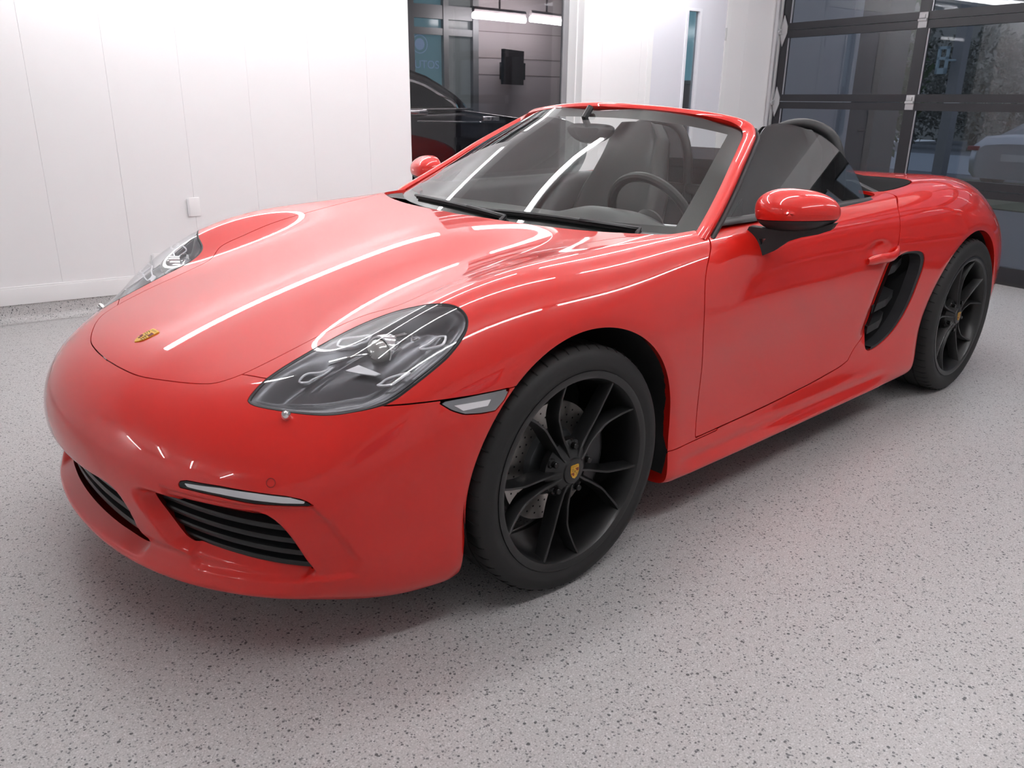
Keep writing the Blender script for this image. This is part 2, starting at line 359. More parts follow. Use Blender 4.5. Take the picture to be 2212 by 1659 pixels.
SZ = [[.680, .765, .81, .825, .83, .832, .828, .828, .84, .865, .875, .86],
      [.610, .680, .715, .725, .725, .722, .72, .72, .73, .755, .77, .755],
      [.520, .570, .585, .590, .585, .58, .58, .58, .59, .61, .62, .61],
      [.420, .450, .45, .45, .45, .44, .44, .44, .45, .46, .47, .46],
      [.300, .320, .32, .32, .31, .31, .31, .31, .315, .32, .33, .34],
      [.200, .215, .22, .22, .215, .215, .215, .215, .22, .22, .23, .25],
      [.125, .130, .14, .145, .152, .154, .155, .155, .157, .155, .17, .19]]
FRONT = [  # rows 1..6 of the front face, columns centre -> corner
    [(.943, 0, .522), (.928, .22, .523), (.868, .42, .526), (.785, .575, .526), (.722, .665, .526), (.645, .745, .527)],
    [(.976, 0, .43), (.965, .22, .43), (.915, .43, .43), (.833, .585, .43), (.765, .68, .43), (.675, .762, .43)],
    [(.974, 0, .34), (.963, .22, .34), (.913, .43, .34), (.83, .587, .34), (.762, .683, .337), (.672, .766, .333)],
    [(.945, 0, .265), (.936, .22, .265), (.895, .43, .257), (.81, .587, .257), (.745, .68, .255), (.66, .765, .255)],
    [(.950, 0, .205), (.942, .22, .206), (.897, .425, .206), (.808, .585, .198), (.73, .67, .193), (.632, .748, .188)],
    [(.905, 0, .145), (.89, .21, .145), (.825, .41, .141), (.715, .555, .136), (.645, .64, .133), (.565, .718, .128)]]
CORN2 = [(.58, .77, .56), (.595, .79, .475), (.59, .797, .375), (.58, .793, .275), (.545, .78, .195), (.49, .757, .127)]
TAILT = [  # two last top stations
    [(-3.05, 0, .885), (-3.04, .24, .885), (-3.02, .48, .885), (-2.98, .60, .88), (-2.94, .685, .865), (-2.88, .778, .80)],
    [(-3.35, 0, .80), (-3.34, .24, .80), (-3.31, .45, .795), (-3.26, .56, .785), (-3.21, .64, .765), (-3.13, .715, .73)]]
TAILS = [(-2.89, .84, .70), (-2.91, .865, .59), (-2.92, .875, .46), (-2.91, .87, .35), (-2.89, .85, .26), (-2.87, .81, .20)]
def tail_face():
    out = []
    for z, xc, yc in ((.69, -3.42, .745), (.59, -3.42, .765), (.47, -3.44, .765), (.36, -3.43, .755), (.27, -3.38, .74), (.20, -3.30, .71)):
        out.append([(xc+dx, y, z) for dx, y in zip((0, .01, .05, .11, .17, .27), (0, .24, .45, .58, .67, yc))])
    return out
def body_cage():
    NS = 2+len(ST)+2
    top = [[None]*6 for _ in range(NS)]           # [station][col]
    side = [[None]*7 for _ in range(NS)]          # [station][row1..7]
    for i in range(2): top[i] = [np.array(q) for q in NOSE[i]]
    for s, x in enumerate(ST):
        top[s+2] = [np.array((x, TOPY[j][s], TOPZ[j][s])) for j in range(5)]+[np.array((x, SY[0][s], SZ[0][s]))]
        side[s+2] = [np.array((x-((0, 0, 0, 0, 0, .03, .08)[k] if s == 0 else 0), SY[k][s], SZ[k][s])) for k in range(1, 7)]
    side[0] = [np.array(FRONT[k][5]) for k in range(6)]; side[1] = [np.array(q) for q in CORN2]
    top[-2] = [np.array(q) for q in TAILT[0]]; top[-1] = [np.array(q) for q in TAILT[1]]
    side[-2] = [np.array(q) for q in TAILS]
    tf = tail_face(); side[-1] = [np.array(tf[k][5]) for k in range(6)]
    for s in range(NS):
        q = side[s][5]; side[s] = list(side[s])+[np.array((q[0]-(.05 if s == 0 else 0)+(.05 if s == NS-1 else 0), q[1]-.13, q[2]-.004))]
    V = []; idx = {}
    def v(key, p):
        if key not in idx: idx[key] = len(V); V.append(np.array(p, float))
        return idx[key]
    def both(key, p):
        a = v(('L',)+key, p)
        b = a if abs(p[1]) < 1e-9 else v(('R',)+key, (p[0], -p[1], p[2]))
        return a, b
    F = []
    def quad(a, b, c, d):
        F.append((a[0], b[0], c[0], d[0]))
        F.append((d[1], c[1], b[1], a[1]))
    T = [[both(('t', s, j), top[s][j]) for j in range(6)] for s in range(NS)]
    S = [[T[s][5]]+[both(('s', s, k), side[s][k]) for k in range(7)] for s in range(NS)]
    fr = [[q for q in T[0]]]+[[both(('f', k, j), FRONT[k][j]) for j in range(5)]+[S[0][k+1]] for k in range(6)]
    fr.append([both(('f', 6, j), (FRONT[5][j][0]-.13, FRONT[5][j][1]*.93, FRONT[5][j][2]-.004)) for j in range(5)]+[S[0][7]])
    rr = [[q for q in T[-1]]]+[[both(('r', k, j), tf[k][j]) for j in range(5)]+[S[-1][k+1]] for k in range(6)]
    rr.append([both(('r', 6, j), (tf[5][j][0]+.13, tf[5][j][1]*.93, tf[5][j][2]-.004)) for j in range(5)]+[S[-1][7]])
    for s in range(NS-1):
        for j in range(5): quad(T[s][j], T[s][j+1], T[s+1][j+1], T[s+1][j])
        for k in range(7): quad(S[s][k], S[s][k+1], S[s+1][k+1], S[s+1][k])
    for k in range(7):
        for j in range(5):
            quad(fr[k][j], fr[k+1][j], fr[k+1][j+1], fr[k][j+1])
            quad(rr[k][j], rr[k][j+1], rr[k+1][j+1], rr[k+1][j])
    F2 = []
    for f in F:
        g = [f[0]]
        for q in f[1:]:
            if q != g[-1]: g.append(q)
        F2.append(tuple(g))
    return np.array(V), F2
LAM = .16
def fit_limit(V, F):
    """control points whose Catmull-Clark limit interpolates V"""
    n = len(V); A = np.zeros((n, n)); en = [set() for _ in range(n)]; fn = [[] for _ in range(n)]; ec = {}
    for f in F:
        m = len(f)
        for i in range(m):
            a, b = f[i], f[(i+1) % m]; en[a].add(b); en[b].add(a); k = (min(a, b), max(a, b)); ec[k] = ec.get(k, 0)+1
            fn[a].append(f[(i+2) % m])
    bnd = {}
    for (a, b), c in ec.items():
        if c == 1: bnd.setdefault(a, []).append(b); bnd.setdefault(b, []).append(a)
    for i in range(n):
        if i in bnd:
            A[i, i] = 4/6
            for j in bnd[i]: A[i, j] += 1/6
        else:
            k = len(en[i]); w = 1/(k*(k+5)); A[i, i] = k*k*w
            for j in en[i]: A[i, j] += 4*w
            for j in fn[i]: A[i, j] += w
    # fairing: third differences along the grid lines are kept small
    fs = [set() for _ in range(n)]
    for i, f in enumerate(F):
        for q in f: fs[q].add(i)
    def nxt(a, b):
        if b in bnd or len(en[b]) != 4: return None
        c = [q for q in en[b] if q != a and not any(a in F[i] and q in F[i] for i in fs[b])]
        return c[0] if len(c) == 1 else None
    rows = []
    for a in range(n):
        for b in en[a]:
            c = nxt(a, b)
            if c is None: continue
            d = nxt(b, c)
            if d is None or a > d: continue
            r = np.zeros(n); r[a], r[b], r[c], r[d] = -1, 3, -3, 1; rows.append(r)
    D = np.array(rows)*LAM
    return np.linalg.solve(A.T@A+D.T@D, A.T@V)
cV, cF = body_cage()
cC = fit_limit(cV, cF)
def subdivide(V, F, lev):
    me = bpy.data.meshes.new('tmp'); me.from_pydata([tuple(q) for q in V], [], F); me.update()
    o = bpy.data.objects.new('tmp', me); COL.objects.link(o)
    md = o.modifiers.new('s', 'SUBSURF'); md.levels = lev; md.render_levels = lev; md.use_limit_surface = True
    dg = bpy.context.evaluated_depsgraph_get(); ev = o.evaluated_get(dg).to_mesh()
    n = len(ev.vertices); P = np.empty(n*3); ev.vertices.foreach_get('co', P)
    Fs = np.empty(len(ev.polygons)*4, int); ev.polygons.foreach_get('vertices', Fs)
    o.evaluated_get(dg).to_mesh_clear(); bpy.data.objects.remove(o); bpy.data.meshes.remove(me)
    return P.reshape(-1, 3), Fs.reshape(-1, 4)
BV, BQ = subdivide(cC, cF, 4)
BT = np.r_[BQ[:, [0, 1, 2]], BQ[:, [0, 2, 3]]]
# ------------------------------------------------------------------ cutting tools
def vnormals(V, T):
    n = np.cross(V[T[:, 1]]-V[T[:, 0]], V[T[:, 2]]-V[T[:, 0]]); N = np.zeros_like(V)
    for k in range(3): np.add.at(N, T[:, k], n)
    return N/(np.linalg.norm(N, axis=1)[:, None]+1e-15)
def sdf_poly(P, poly):
    """signed distance (negative inside) of 2-D points P to polygon"""
    A = np.array(poly, float); B = np.roll(A, -1, 0); d = np.full(len(P), 1e9); ins = np.zeros(len(P), bool)
    for a, b in zip(A, B):
        e = b-a; w = P-a; t = np.clip((w@e)/(e@e+1e-18), 0, 1); d = np.minimum(d, ((w-t[:, None]*e)**2).sum(1))
        c = (a[1] <= P[:, 1]) != (b[1] <= P[:, 1])
        xi = a[0]+(P[:, 1]-a[1])/(b[1]-a[1]+1e-18)*(b[0]-a[0])
        ins ^= c & (P[:, 0] < xi)
    d = np.sqrt(d); return np.where(ins, -d, d)
class Piece:
    def __init__(s, V, T, N, rims=None): s.V, s.T, s.N = V, T, N; s.rims = rims or []   # rims: list of (edges, depth)
def clip(p, f):
    """part of p where f >= 0; new rim edges are returned as vertex pairs"""
    V, T, N = p.V, p.T, p.N
    f = np.where(np.abs(f) < 1e-6, 1e-6, f); pos = f > 0
    c = pos[T].sum(1); keep = T[c == 3]; mix = T[(c == 1) | (c == 2)]
    nv = []; nn = []; em = {}; nt = []; rim = []; base = len(V)
    def cutv(a, b):
        k = (a, b) if a < b else (b, a)
        if k not in em:
            t = f[k[0]]/(f[k[0]]-f[k[1]]); em[k] = base+len(nv)
            nv.append(V[k[0]]*(1-t)+V[k[1]]*t); m = N[k[0]]*(1-t)+N[k[1]]*t; nn.append(m/np.linalg.norm(m))
        return em[k]
    for tri in mix:
        tri = [int(q) for q in tri]; s = [pos[q] for q in tri]
        if sum(s) == 1:
            i = s.index(True); a, b, c2 = tri[i], tri[(i+1) % 3], tri[(i+2) % 3]
            u, w = cutv(a, b), cutv(a, c2); nt.append((a, u, w)); rim.append((u, w))
        else:
            i = s.index(False); a, b, c2 = tri[i], tri[(i+1) % 3], tri[(i+2) % 3]
            u, w = cutv(a, b), cutv(a, c2); nt += [(u, b, c2), (u, c2, w)]; rim.append((w, u))
    V2 = np.r_[V, np.array(nv).reshape(-1, 3)]; N2 = np.r_[N, np.array(nn).reshape(-1, 3)]
    T2 = np.r_[keep, np.array(nt, int).reshape(-1, 3)]
    used = np.zeros(len(V2), bool); used[T2.ravel()] = True; mp = np.cumsum(used)-1
    rims = [([(mp[a], mp[b]) for a, b in e if used[a] and used[b]], d) for e, d in p.rims]
    q = Piece(V2[used], mp[T2], N2[used], rims)
    return q, [(mp[a], mp[b]) for a, b in rim]
def split(p, fn, gap=.004, depth=.012, depth_out=None):
    """cut p along fn=0; returns (inside, outside) pieces with folded rims and a shut-line gap"""
    f = fn(p.V); out = []
    for sg, d in ((-1, depth), (1, depth if depth_out is None else depth_out)):
        q, r = clip(p, sg*f-gap/2)
        if d: q.rims = q.rims+[(r, d)]
        out.append(q)
    return out
def piece_obj(name, p, m, parent, thick=0):
    V = list(p.V); N = list(p.N); F = [tuple(t) for t in p.T]
    for edges, d in p.rims:
        for a, b in edges:
            A, B, na, nb = p.V[a], p.V[b], p.N[a], p.N[b]
            q = [A, B, B-nb*d, A-na*d]; fn_ = np.cross(q[1]-q[0], q[2]-q[0]); l = np.linalg.norm(fn_)
            if l < 1e-12: continue
            i = len(V); V += q; N += [-fn_/l]*4; F.append((i+3, i+2, i+1, i))
    return mesh_obj(name, V, F, m, parent, True, None, N)
def side_of(p, sign):
    """the triangles of p whose centre lies on one side (y sign)"""
    k = (p.V[p.T].mean(1)[:, 1]*sign) > 0; T2 = p.T[k]; used = np.zeros(len(p.V), bool); used[T2.ravel()] = True; mp = np.cumsum(used)-1
    return Piece(p.V[used], mp[T2], p.N[used], [([(mp[a], mp[b]) for a, b in e if used[a] and used[b]], d) for e, d in p.rims])
def refine(p, mask):
    """split every edge of the masked triangles in the middle (and close neighbours)"""
    V, T, N = p.V, p.T, p.N; m = mask[T].any(1); E = {}; nv = []; nn = []; base = len(V)
    for t in T[m]:
        for a, b in ((t[0], t[1]), (t[1], t[2]), (t[2], t[0])):
            k = (min(a, b), max(a, b))
            if k not in E: E[k] = base+len(nv); nv.append((V[a]+V[b])/2); x = N[a]+N[b]; nn.append(x/np.linalg.norm(x))
    nt = []
    for t in T:
        e = [E.get((min(a, b), max(a, b))) for a, b in ((t[0], t[1]), (t[1], t[2]), (t[2], t[0]))]
        k = sum(x is not None for x in e); a, b, c = t
        if k == 0: nt.append((a, b, c))
        elif k == 3: nt += [(a, e[0], e[2]), (e[0], b, e[1]), (e[2], e[1], c), (e[0], e[1], e[2])]
        elif k == 1:
            i = [j for j in range(3) if e[j] is not None][0]; q = (t[i], t[(i+1) % 3], t[(i+2) % 3]); nt += [(q[0], e[i], q[2]), (e[i], q[1], q[2])]
        else:
            i = [j for j in range(3) if e[j] is None][0]; q = (t[i], t[(i+1) % 3], t[(i+2) % 3]); e1, e2 = e[(i+1) % 3], e[(i+2) % 3]
            nt += [(q[0], q[1], e1), (q[0], e1, e2), (e2, e1, q[2])]
    return Piece(np.r_[V, np.array(nv)], np.array(nt, int), np.r_[N, np.array(nn)])
def smooth01(t): t = np.clip(t, 0, 1); return t*t*(3-2*t)
# ------------------------------------------------------------------ outlines seen in the photograph, carried onto the body surface
bvh0 = BVHTree.FromPolygons([Vector(q) for q in BV], [tuple(map(int, q)) for q in BT])
def hit(px, py, tree=None):
    h = (tree or bvh0).ray_cast(Vector(CAM), Vector(ray(px, py)))
    return None if h[0] is None else np.array(h[0])
def zz(pts, ox, oy, s): return [(ox+x/s, oy+y/s) for x, y in pts]
def lift(pts, tree=None): return np.array([h for h in (hit(*q, tree) for q in pts) if h is not None])
HL_PX = zz([(62, 905), (110, 830), (210, 730), (330, 645), (430, 583), (640, 462), (800, 375), (1000, 280), (1200, 205), (1400, 155), (1550, 135), (1680, 145),
            (1760, 185), (1800, 250), (1795, 330), (1740, 430), (1650, 540), (1550, 630), (1400, 750), (1210, 890), (1100, 940), (950, 980), (800, 1005), (650, 1015), (500, 1005), (350, 985), (200, 960), (100, 935)], 520, 620, 3.687)
MK_PX = zz([(1570, 918), (1750, 885), (1950, 845), (2150, 800), (2100, 900), (2030, 985), (1900, 1010), (1780, 1015), (1680, 985)], 520, 620, 3.687)
DRL_PX = zz([(28, 240), (50, 207), (120, 200), (500, 265), (900, 335), (1250, 380), (1420, 415), (1500, 447), (1565, 490), (1500, 497), (1200, 490), (900, 470), (500, 385), (150, 305), (40, 280)], 380, 1000, 5.267)
DRLW_PX = zz([(95, 230), (500, 285), (900, 345), (1300, 395), (1470, 440), (1460, 462), (1200, 457), (900, 425), (500, 352), (140, 275)], 380, 1000, 5.267)
GS_PX = [(335, 1064), (380, 1076), (456, 1095), (532, 1110), (570, 1115), (589, 1121), (608, 1135), (627, 1156), (650, 1190), (672, 1226), (673, 1232), (665, 1233), (608, 1222), (532, 1205), (475, 1190), (437, 1176), (405, 1158), (391, 1141), (364, 1105), (342, 1076)]
HOOD_PX = [(290, 800), (340, 818), (400, 827), (435, 829), (463, 828), (490, 821), (520, 810), (575, 784), (628, 757), (710, 715), (791, 680), (927, 636), (1067, 594), (1198, 556), (1332, 531), (1425, 515)]
DOOR_PX = [(1527, 509), (1524, 599), (1520, 711), (1515, 805), (1504, 907), (1502, 946), (1586, 908), (1647, 880), (1708, 850), (1757, 825), (1794, 804), (1816, 791), (1831, 779), (1850, 745), (1866, 716), (1880, 680), (1900, 630), (1922, 580), (1938, 545), (1944, 500), (1940, 450), (1930, 420)]
VENT_PX = zz([(290, 1500), (285, 1440), (330, 1310), (390, 1170), (450, 1010), (530, 800), (600, 620), (680, 420), (740, 330), (800, 275), (900, 250), (1000, 255), (1045, 290), (1055, 350), (1030, 480), (980, 620), (900, 830), (800, 1040), (680, 1230), (560, 1370), (430, 1480), (340, 1525), (300, 1520)], 1820, 500, 5.925)
# ------------------------------------------------------------------ relief on the body surface
def absy(V): W_ = V.copy(); W_[:, 1] = np.abs(W_[:, 1]); return W_
def poly3(px, n=0, plane='xz', tree=None, closed=True):
    P = lift(px, tree)
    if n: P = spline(P, n, closed)
    return P
PLN = {'xz': (0, 2), 'xy': (0, 1), 'yz': (1, 2)}
bvh_in = BVHTree.FromPolygons([Vector(q-np.array((.034, 0, 0))) for q in BV], [tuple(map(int, q)) for q in BT])   # the grilles sit a little behind the skin
GS3 = poly3(GS_PX, 60, tree=bvh_in)
gc_half = [(0, .366), (.15, .367), (.255, .368), (.290, .358), (.312, .330), (.324, .285), (.332, .246), (.322, .235), (.22, .231), (0, .229)]
GCpoly = spline(gc_half+[(-a, b) for a, b in gc_half[1:-1]][::-1], 120, True)
GSpoly = GS3[:, [1, 2]]
VENT3 = poly3(VENT_PX, 70); VENTpoly = VENT3[:, [0, 2]]
piece0 = Piece(BV, BT, vnormals(BV, BT))
A_ = absy(BV)
near = np.zeros(len(BV), bool)
for poly, pl, m in ((GSpoly, 'yz', A_[:, 0] > .6), (GCpoly, 'yz', A_[:, 0] > .8), (VENTpoly, 'xz', A_[:, 1] > .7)):
    P = A_[:, list(PLN[pl])] if pl != 'yz' or poly is GSpoly else BV[:, [1, 2]]
    near |= (sdf_poly(P, poly) < .03) & m
near |= (A_[:, 0] > .26) & (A_[:, 0] < .74) & (A_[:, 1] > .47) & (A_[:, 1] < .82) & (A_[:, 2] > .56)
near |= (A_[:, 0] > .66) & (A_[:, 1] > .48) & (A_[:, 2] > .40) & (A_[:, 2] < .50)
piece0 = refine(piece0, near)
V = piece0.V; N = piece0.N; A_ = absy(V); sg = np.where(V[:, 1] >= 0, 1, -1)
disp = np.zeros(len(V)); dx = np.zeros(len(V))
# wheel arch lips bend inwards
ARF, ARR = (-.025, .335, .378), (-2.44, .350, .385)
for cx, cz, R in (ARF, ARR):
    r = np.hypot(V[:, 0]-cx, np.maximum(V[:, 2]-cz, 0)); m = (A_[:, 1] > .6) & (r < R+.04)
    disp -= np.where(m, .007*np.clip((R+.04-r)/.04, 0, 1.4)**2, 0)
# intake surrounds pressed in around the grilles, tray above the lip
m = A_[:, 0] > .6
s = sdf_poly(A_[:, [1, 2]], GSpoly); dx -= np.where(m, .042*smooth01((.026-s)/.036), 0)
s = sdf_poly(V[:, [1, 2]], GCpoly); dx -= np.where(V[:, 0] > .8, .034*smooth01((.024-s)/.034), 0)
lipm = (A_[:, 0] > .5)*smooth01((.78-A_[:, 1])/.12)
dx += lipm*(.020*np.exp(-((V[:, 2]-.192)/.022)**2)-.012*np.exp(-((V[:, 2]-.255)/.022)**2))
# crease outside the intake
CR_PX = [(676, 1097), (712, 1129), (741, 1165), (775, 1213), (769, 1243)]
cr = lift(CR_PX)[:, [1, 2]]
crpoly = np.r_[cr, [(cr[-1][0]-.10, .235), (.50, .235), (.46, .43), (.55, .427), (.66, .424)]]
s = sdf_poly(A_[:, [1, 2]], crpoly); disp -= np.where(m, .009*smooth01((.004-s)/.010), 0)
# hollow in front of the side intake, shoulder dent behind the door handle
vx = np.interp(V[:, 2], [.34, .40, .45, .50, .56, .62, .68, .71], [-1.64, -1.634, -1.645, -1.655, -1.67, -1.686, -1.712, -1.76])
t = smooth01((vx+.085-V[:, 0])/.085)*smooth01((V[:, 2]-.36)/.08)*smooth01((.72-V[:, 2])/.05)
disp -= np.where((A_[:, 1] > .7) & (V[:, 0] > vx-.04) & (V[:, 0] < -1.4), .024*t, 0)
# sill groove and foot
m = (A_[:, 1] > .6)*smooth01((V[:, 0]+1.85)/.15)*smooth01((-.42-V[:, 0])/.1)
disp += m*(-.007*np.exp(-((V[:, 2]-.218)/.016)**2)+.005*np.exp(-((V[:, 2]-.178)/.012)**2))
# door mid hollow (concave band)
m = (A_[:, 1] > .6)*smooth01((V[:, 0]+1.6)/.5)*smooth01((-.45-V[:, 0])/.3)
disp += m*(-.006*np.exp(-((V[:, 2]-.48)/.08)**2)+.004*np.exp(-((V[:, 2]-.66)/.05)**2))
# door handle recess
hd = hit(1900, 538); e = np.hypot((V[:, 0]-hd[0])/.085, (V[:, 2]-hd[2]-.004)/.028)
disp -= np.where((A_[:, 1] > .7), .018*smooth01(1.15-e), 0)
# hood: soft valley beside the fenders and slight centre crown
V2 = V+N*disp[:, None]; V2[:, 0] += dx
body = Piece(V2, piece0.T, vnormals(V2, piece0.T))
bvh = BVHTree.FromPolygons([Vector(q) for q in V2], [tuple(map(int, q)) for q in piece0.T])
# ------------------------------------------------------------------ cuts
def f_arch(V):
    A = absy(V); f = np.full(len(V), 1.)
    for cx, cz, R in (ARF, ARR):
        r = np.where(V[:, 2] > cz, np.hypot(V[:, 0]-cx, V[:, 2]-cz), np.abs(V[:, 0]-cx))-R
        f = np.minimum(f, np.where(A[:, 1] > .5, r, 1.))
    return f
def f_poly(poly, plane, cond, sym=True):
    poly = np.array(poly)
    def fn(V):
        A = absy(V) if sym else V
        s = np.full(len(V), .3); c = cond(A)
        if c.any(): s[c] = sdf_poly(A[c][:, list(PLN[plane])], poly)
        return s
    return fn
COCK = spline([(-.295, 0), (-.318, .2), (-.362, .4), (-.43, .62), (-.485, .705), (-.60, .73), (-.95, .742), (-1.4, .744), (-1.72, .738), (-1.79, .715), (-1.82, .66), (-1.83, .4), (-1.83, 0)], 120)
TONN = np.r_[spline([(-1.84, 0), (-1.84, .62), (-1.85, .70), (-1.93, .715)], 30), spline([(-1.95, .717), (-2.08, .712), (-2.17, .69), (-2.22, .64), (-2.245, .5), (-2.26, .25), (-2.265, 0)], 60)]
symx = lambda c: np.r_[c, [(x, -y) for x, y in c[::-1]]]
up_ = lambda A: A[:, 2] > .55
_, body = split(body, f_arch, 0, 0, .035)
_, body = split(body, f_poly(symx(COCK), 'xy', up_, False), 0, 0, .012)
tonneau, body = split(body, f_poly(symx(TONN), 'xy', up_, False), .006, .02)
HL3 = poly3(HL_PX, 110, tree=bvh)
hc = HL3.mean(0); hu, hs, hv = np.linalg.svd(HL3-hc); HA, HB, HN = hv[0], hv[1], hv[2]
if HN[1] < 0: HN = -HN
HLpoly = np.c_[(HL3-hc)@HA, (HL3-hc)@HB]
def f_hl(V):
    A = absy(V); s = np.full(len(V), .3); d = A-hc; c = (np.abs(d@HN) < .12) & (np.linalg.norm(d, axis=1) < .5)
    s[c] = sdf_poly(np.c_[d[c]@HA, d[c]@HB], HLpoly); return s
lens, body = split(body, f_hl, .006, .004, .03)
hl = [(.846, 0), (.841, .10), (.826, .20)]+[tuple(q) for q in lift(HOOD_PX, bvh)[2:11, :2]]+[(.30, .53), (.20, .548), (.09, .567), (-.11, .588), (-.28, .622), (-.40, .66), (-.47, .70), (-.55, .71)]
HOODh = np.r_[spline(hl, 120), [(-.6, .5), (-.6, 0)]]
hood, body = split(body, f_poly(symx(HOODh), 'xy', lambda A: (A[:, 2] > .57) & (A[:, 0] > -.56), False), .0026, .012)
D3 = lift(DOOR_PX, bvh)[:, [0, 2]]
DOORpoly = np.r_[[(-.605, 1.2), (-.602, .90)], D3[:1], spline(D3[:6], 30), spline(D3[5:13], 30)[1:], spline(D3[12:], 50)[1:], [(-1.89, 1.2)]]
door, body = split(body, f_poly(DOORpoly, 'xz', lambda A: A[:, 1] > .55), .004, .014)
_, door = split(door, f_poly(VENTpoly, 'xz', lambda A: A[:, 1] > .7), 0, 0, .03)
_, body = split(body, f_poly(VENTpoly, 'xz', lambda A: A[:, 1] > .7), 0, 0, .03)
MK3 = poly3(MK_PX, 0, tree=bvh)
marker, body = split(body, f_poly(MK3[:, [0, 2]], 'xz', lambda A: (A[:, 1] > .7) & (A[:, 0] > 0)), .003, .006, .015)
DRL3 = poly3(DRL_PX, 0, tree=bvh)
drl, body = split(body, f_poly(DRL3[:, [1, 2]], 'yz', lambda A: A[:, 0] > .6), .002, .004, .02)
_, body = split(body, f_poly(GSpoly, 'yz', lambda A: A[:, 0] > .6), 0, 0, .035)
_, body = split(body, f_poly(GCpoly, 'yz', lambda A: A[:, 0] > .75, False), 0, 0, .035)
def f_fend(V):
    A = absy(V)
    X = np.interp(A[:, 1], [.40, .44, .505, .65, .75, .80, .85], [.70, .675, .65, .60, .55, .49, .42])
    Z = np.where(V[:, 0] > 0, .621, .272)
    return np.maximum(np.maximum(A[:, 0]-X, Z-A[:, 2]), np.maximum(-.66-V[:, 0], .42-A[:, 1]))
fender, body = split(body, f_fend, .003, .01)
def f_bump(V): return .15-V[:, 0]
bumper, shell = split(body, f_bump, 0, 0)
# ------------------------------------------------------------------ the red car
car = empty('convertible_car', (-1.24, 0, 0))
tag(car, 'glossy red open-top two-seat sports car with black wheels', 'car')
CARP = []
def part(o, parent=None):
    o.parent = parent or car
    if parent is None: o.matrix_parent_inverse = Matrix.Translation((1.24, 0, 0))
    return o
def cpiece(name, p, m, parent=None): return part(piece_obj(name, p, m, None), parent)
cpiece('body_shell', shell, red); cpiece('front_bumper', bumper, red); hoodo = cpiece('hood', hood, red)
tz_ = smooth01((tonneau.V[:, 0]+2.24)/.34)*smooth01((.70-np.abs(tonneau.V[:, 1]))/.25)
tonneau.V = tonneau.V+np.c_[np.zeros(len(tz_)), np.zeros(len(tz_)), .060*tz_]; tonneau.N = vnormals(tonneau.V, tonneau.T)
cpiece('soft_top_cover', tonneau, mat('soft_top_fabric', (.006, .006, .0065), .95, spec=.2))
FEN = {}; DOOR = {}
for sgn in (1, -1):
    FEN[sgn] = cpiece('front_fender', side_of(fender, sgn), red)
    DOOR[sgn] = cpiece('door', side_of(door, sgn), red)
# ------------------------------------------------------------------ car details
chrome = mat('chrome', (.8, .8, .8), .12, 1)
satin_black = mat('satin_black_alloy', (.008, .008, .0083), .36, .0, .25, .2)
tyre_rub = mat('tyre_rubber', (.016, .0155, .0155), .62)
disc_steel = mat('brake_steel', (.42, .40, .38), .35, 1)
caliper_m = mat('caliper_black', (.02, .02, .022), .3)
gold = mat('badge_gold', (.72, .42, .05), .35, .6)
b_red = mat('badge_red', (.35, .01, .01), .4); b_blk = mat('badge_black', (.02, .02, .02), .4)
def badge_mesh(w=.046, h=.060, th=.003):
    """shield badge in the local (u right, v up) plane, raised along +n; one mesh, three enamel colours"""
    def sh(k=1.0):
        L = [(-.5, .40), (-.46, .47), (-.2, .5), (0, .485), (.2, .5), (.46, .47), (.5, .40), (.5, .0), (.42, -.22), (.25, -.40), (0, -.5), (-.25, -.40), (-.42, -.22), (-.5, 0)]
        return [(x*w*k, y*h*k) for x, y in L]
    m = MB(); fn = lambda u, v, t: (u, v, t)
    m.prism(sh(1), 0, th*.7, fn, 0); m.prism(sh(.94), th*.7, th, fn, 0)
    t0, t1 = th, th*1.12
    def bar(x0, x1, y0, y1, mi): m.prism([(x0*w, y0*h), (x1*w, y0*h), (x1*w, y1*h), (x0*w, y1*h)], t0, t1, fn, mi)
    for i in range(5):                                    # striped quarters
        bar(.05+i*.082, .05+i*.082+.06, .03, .26, 1 if i % 2 == 0 else 2)
        x = -.42+i*.075; bar(x, x+.055, -.27 if i > 1 else -.16, -.03, 1 if i % 2 == 0 else 2)
    for sx, y0 in ((-1, .05), (1, -.25)):                  # antler bars
        for j in range(3):
            a = (sx*.12, y0+j*.085); m.tube([(a[0]*w, a[1]*h, t1), ((a[0]+sx*.10)*w, (a[1]+.035)*h, t1), ((a[0]+sx*.26)*w, (a[1]+.02)*h, t1)], w*.016, 5, 2)
    bar(-.34, .34, .33, .43, 0)
    for i in range(7): bar(-.30+i*.088, -.30+i*.088+.05, .35, .41, 2)        # tiny lettering band
    m.prism([(x*.30, y*.34+.02*h) for x, y in sh(1)], t0, th*1.25, fn, 0)
    hs = [(-.06, -.12), (-.03, -.02), (-.07, .05), (-.02, .12), (.04, .13), (.05, .08), (.02, .05), (.05, .0), (.03, -.05), (.06, -.12), (.02, -.08), (-.02, -.07)]
    m.prism([(x*w, (y*.8+.015)*h) for x, y in hs], th*1.25, th*1.35, fn, 2)
    return m
def place(mb, o, u, v, n):
    o, u, v, n = (np.array(q, float) for q in (o, u, v, n))
    mb.V = [tuple(o+u*a+v*b+n*c) for a, b, c in mb.V]; return mb
def frame_at(P, Nn, upv):
    n = Nn/np.linalg.norm(Nn); v = upv-n*(upv@n); v /= np.linalg.norm(v); return np.cross(v, n), v, n
def surf(px, py, tree=None):
    h = (tree or bvh).ray_cast(Vector(CAM), Vector(ray(px, py))); return np.array(h[0]), np.array(h[1])
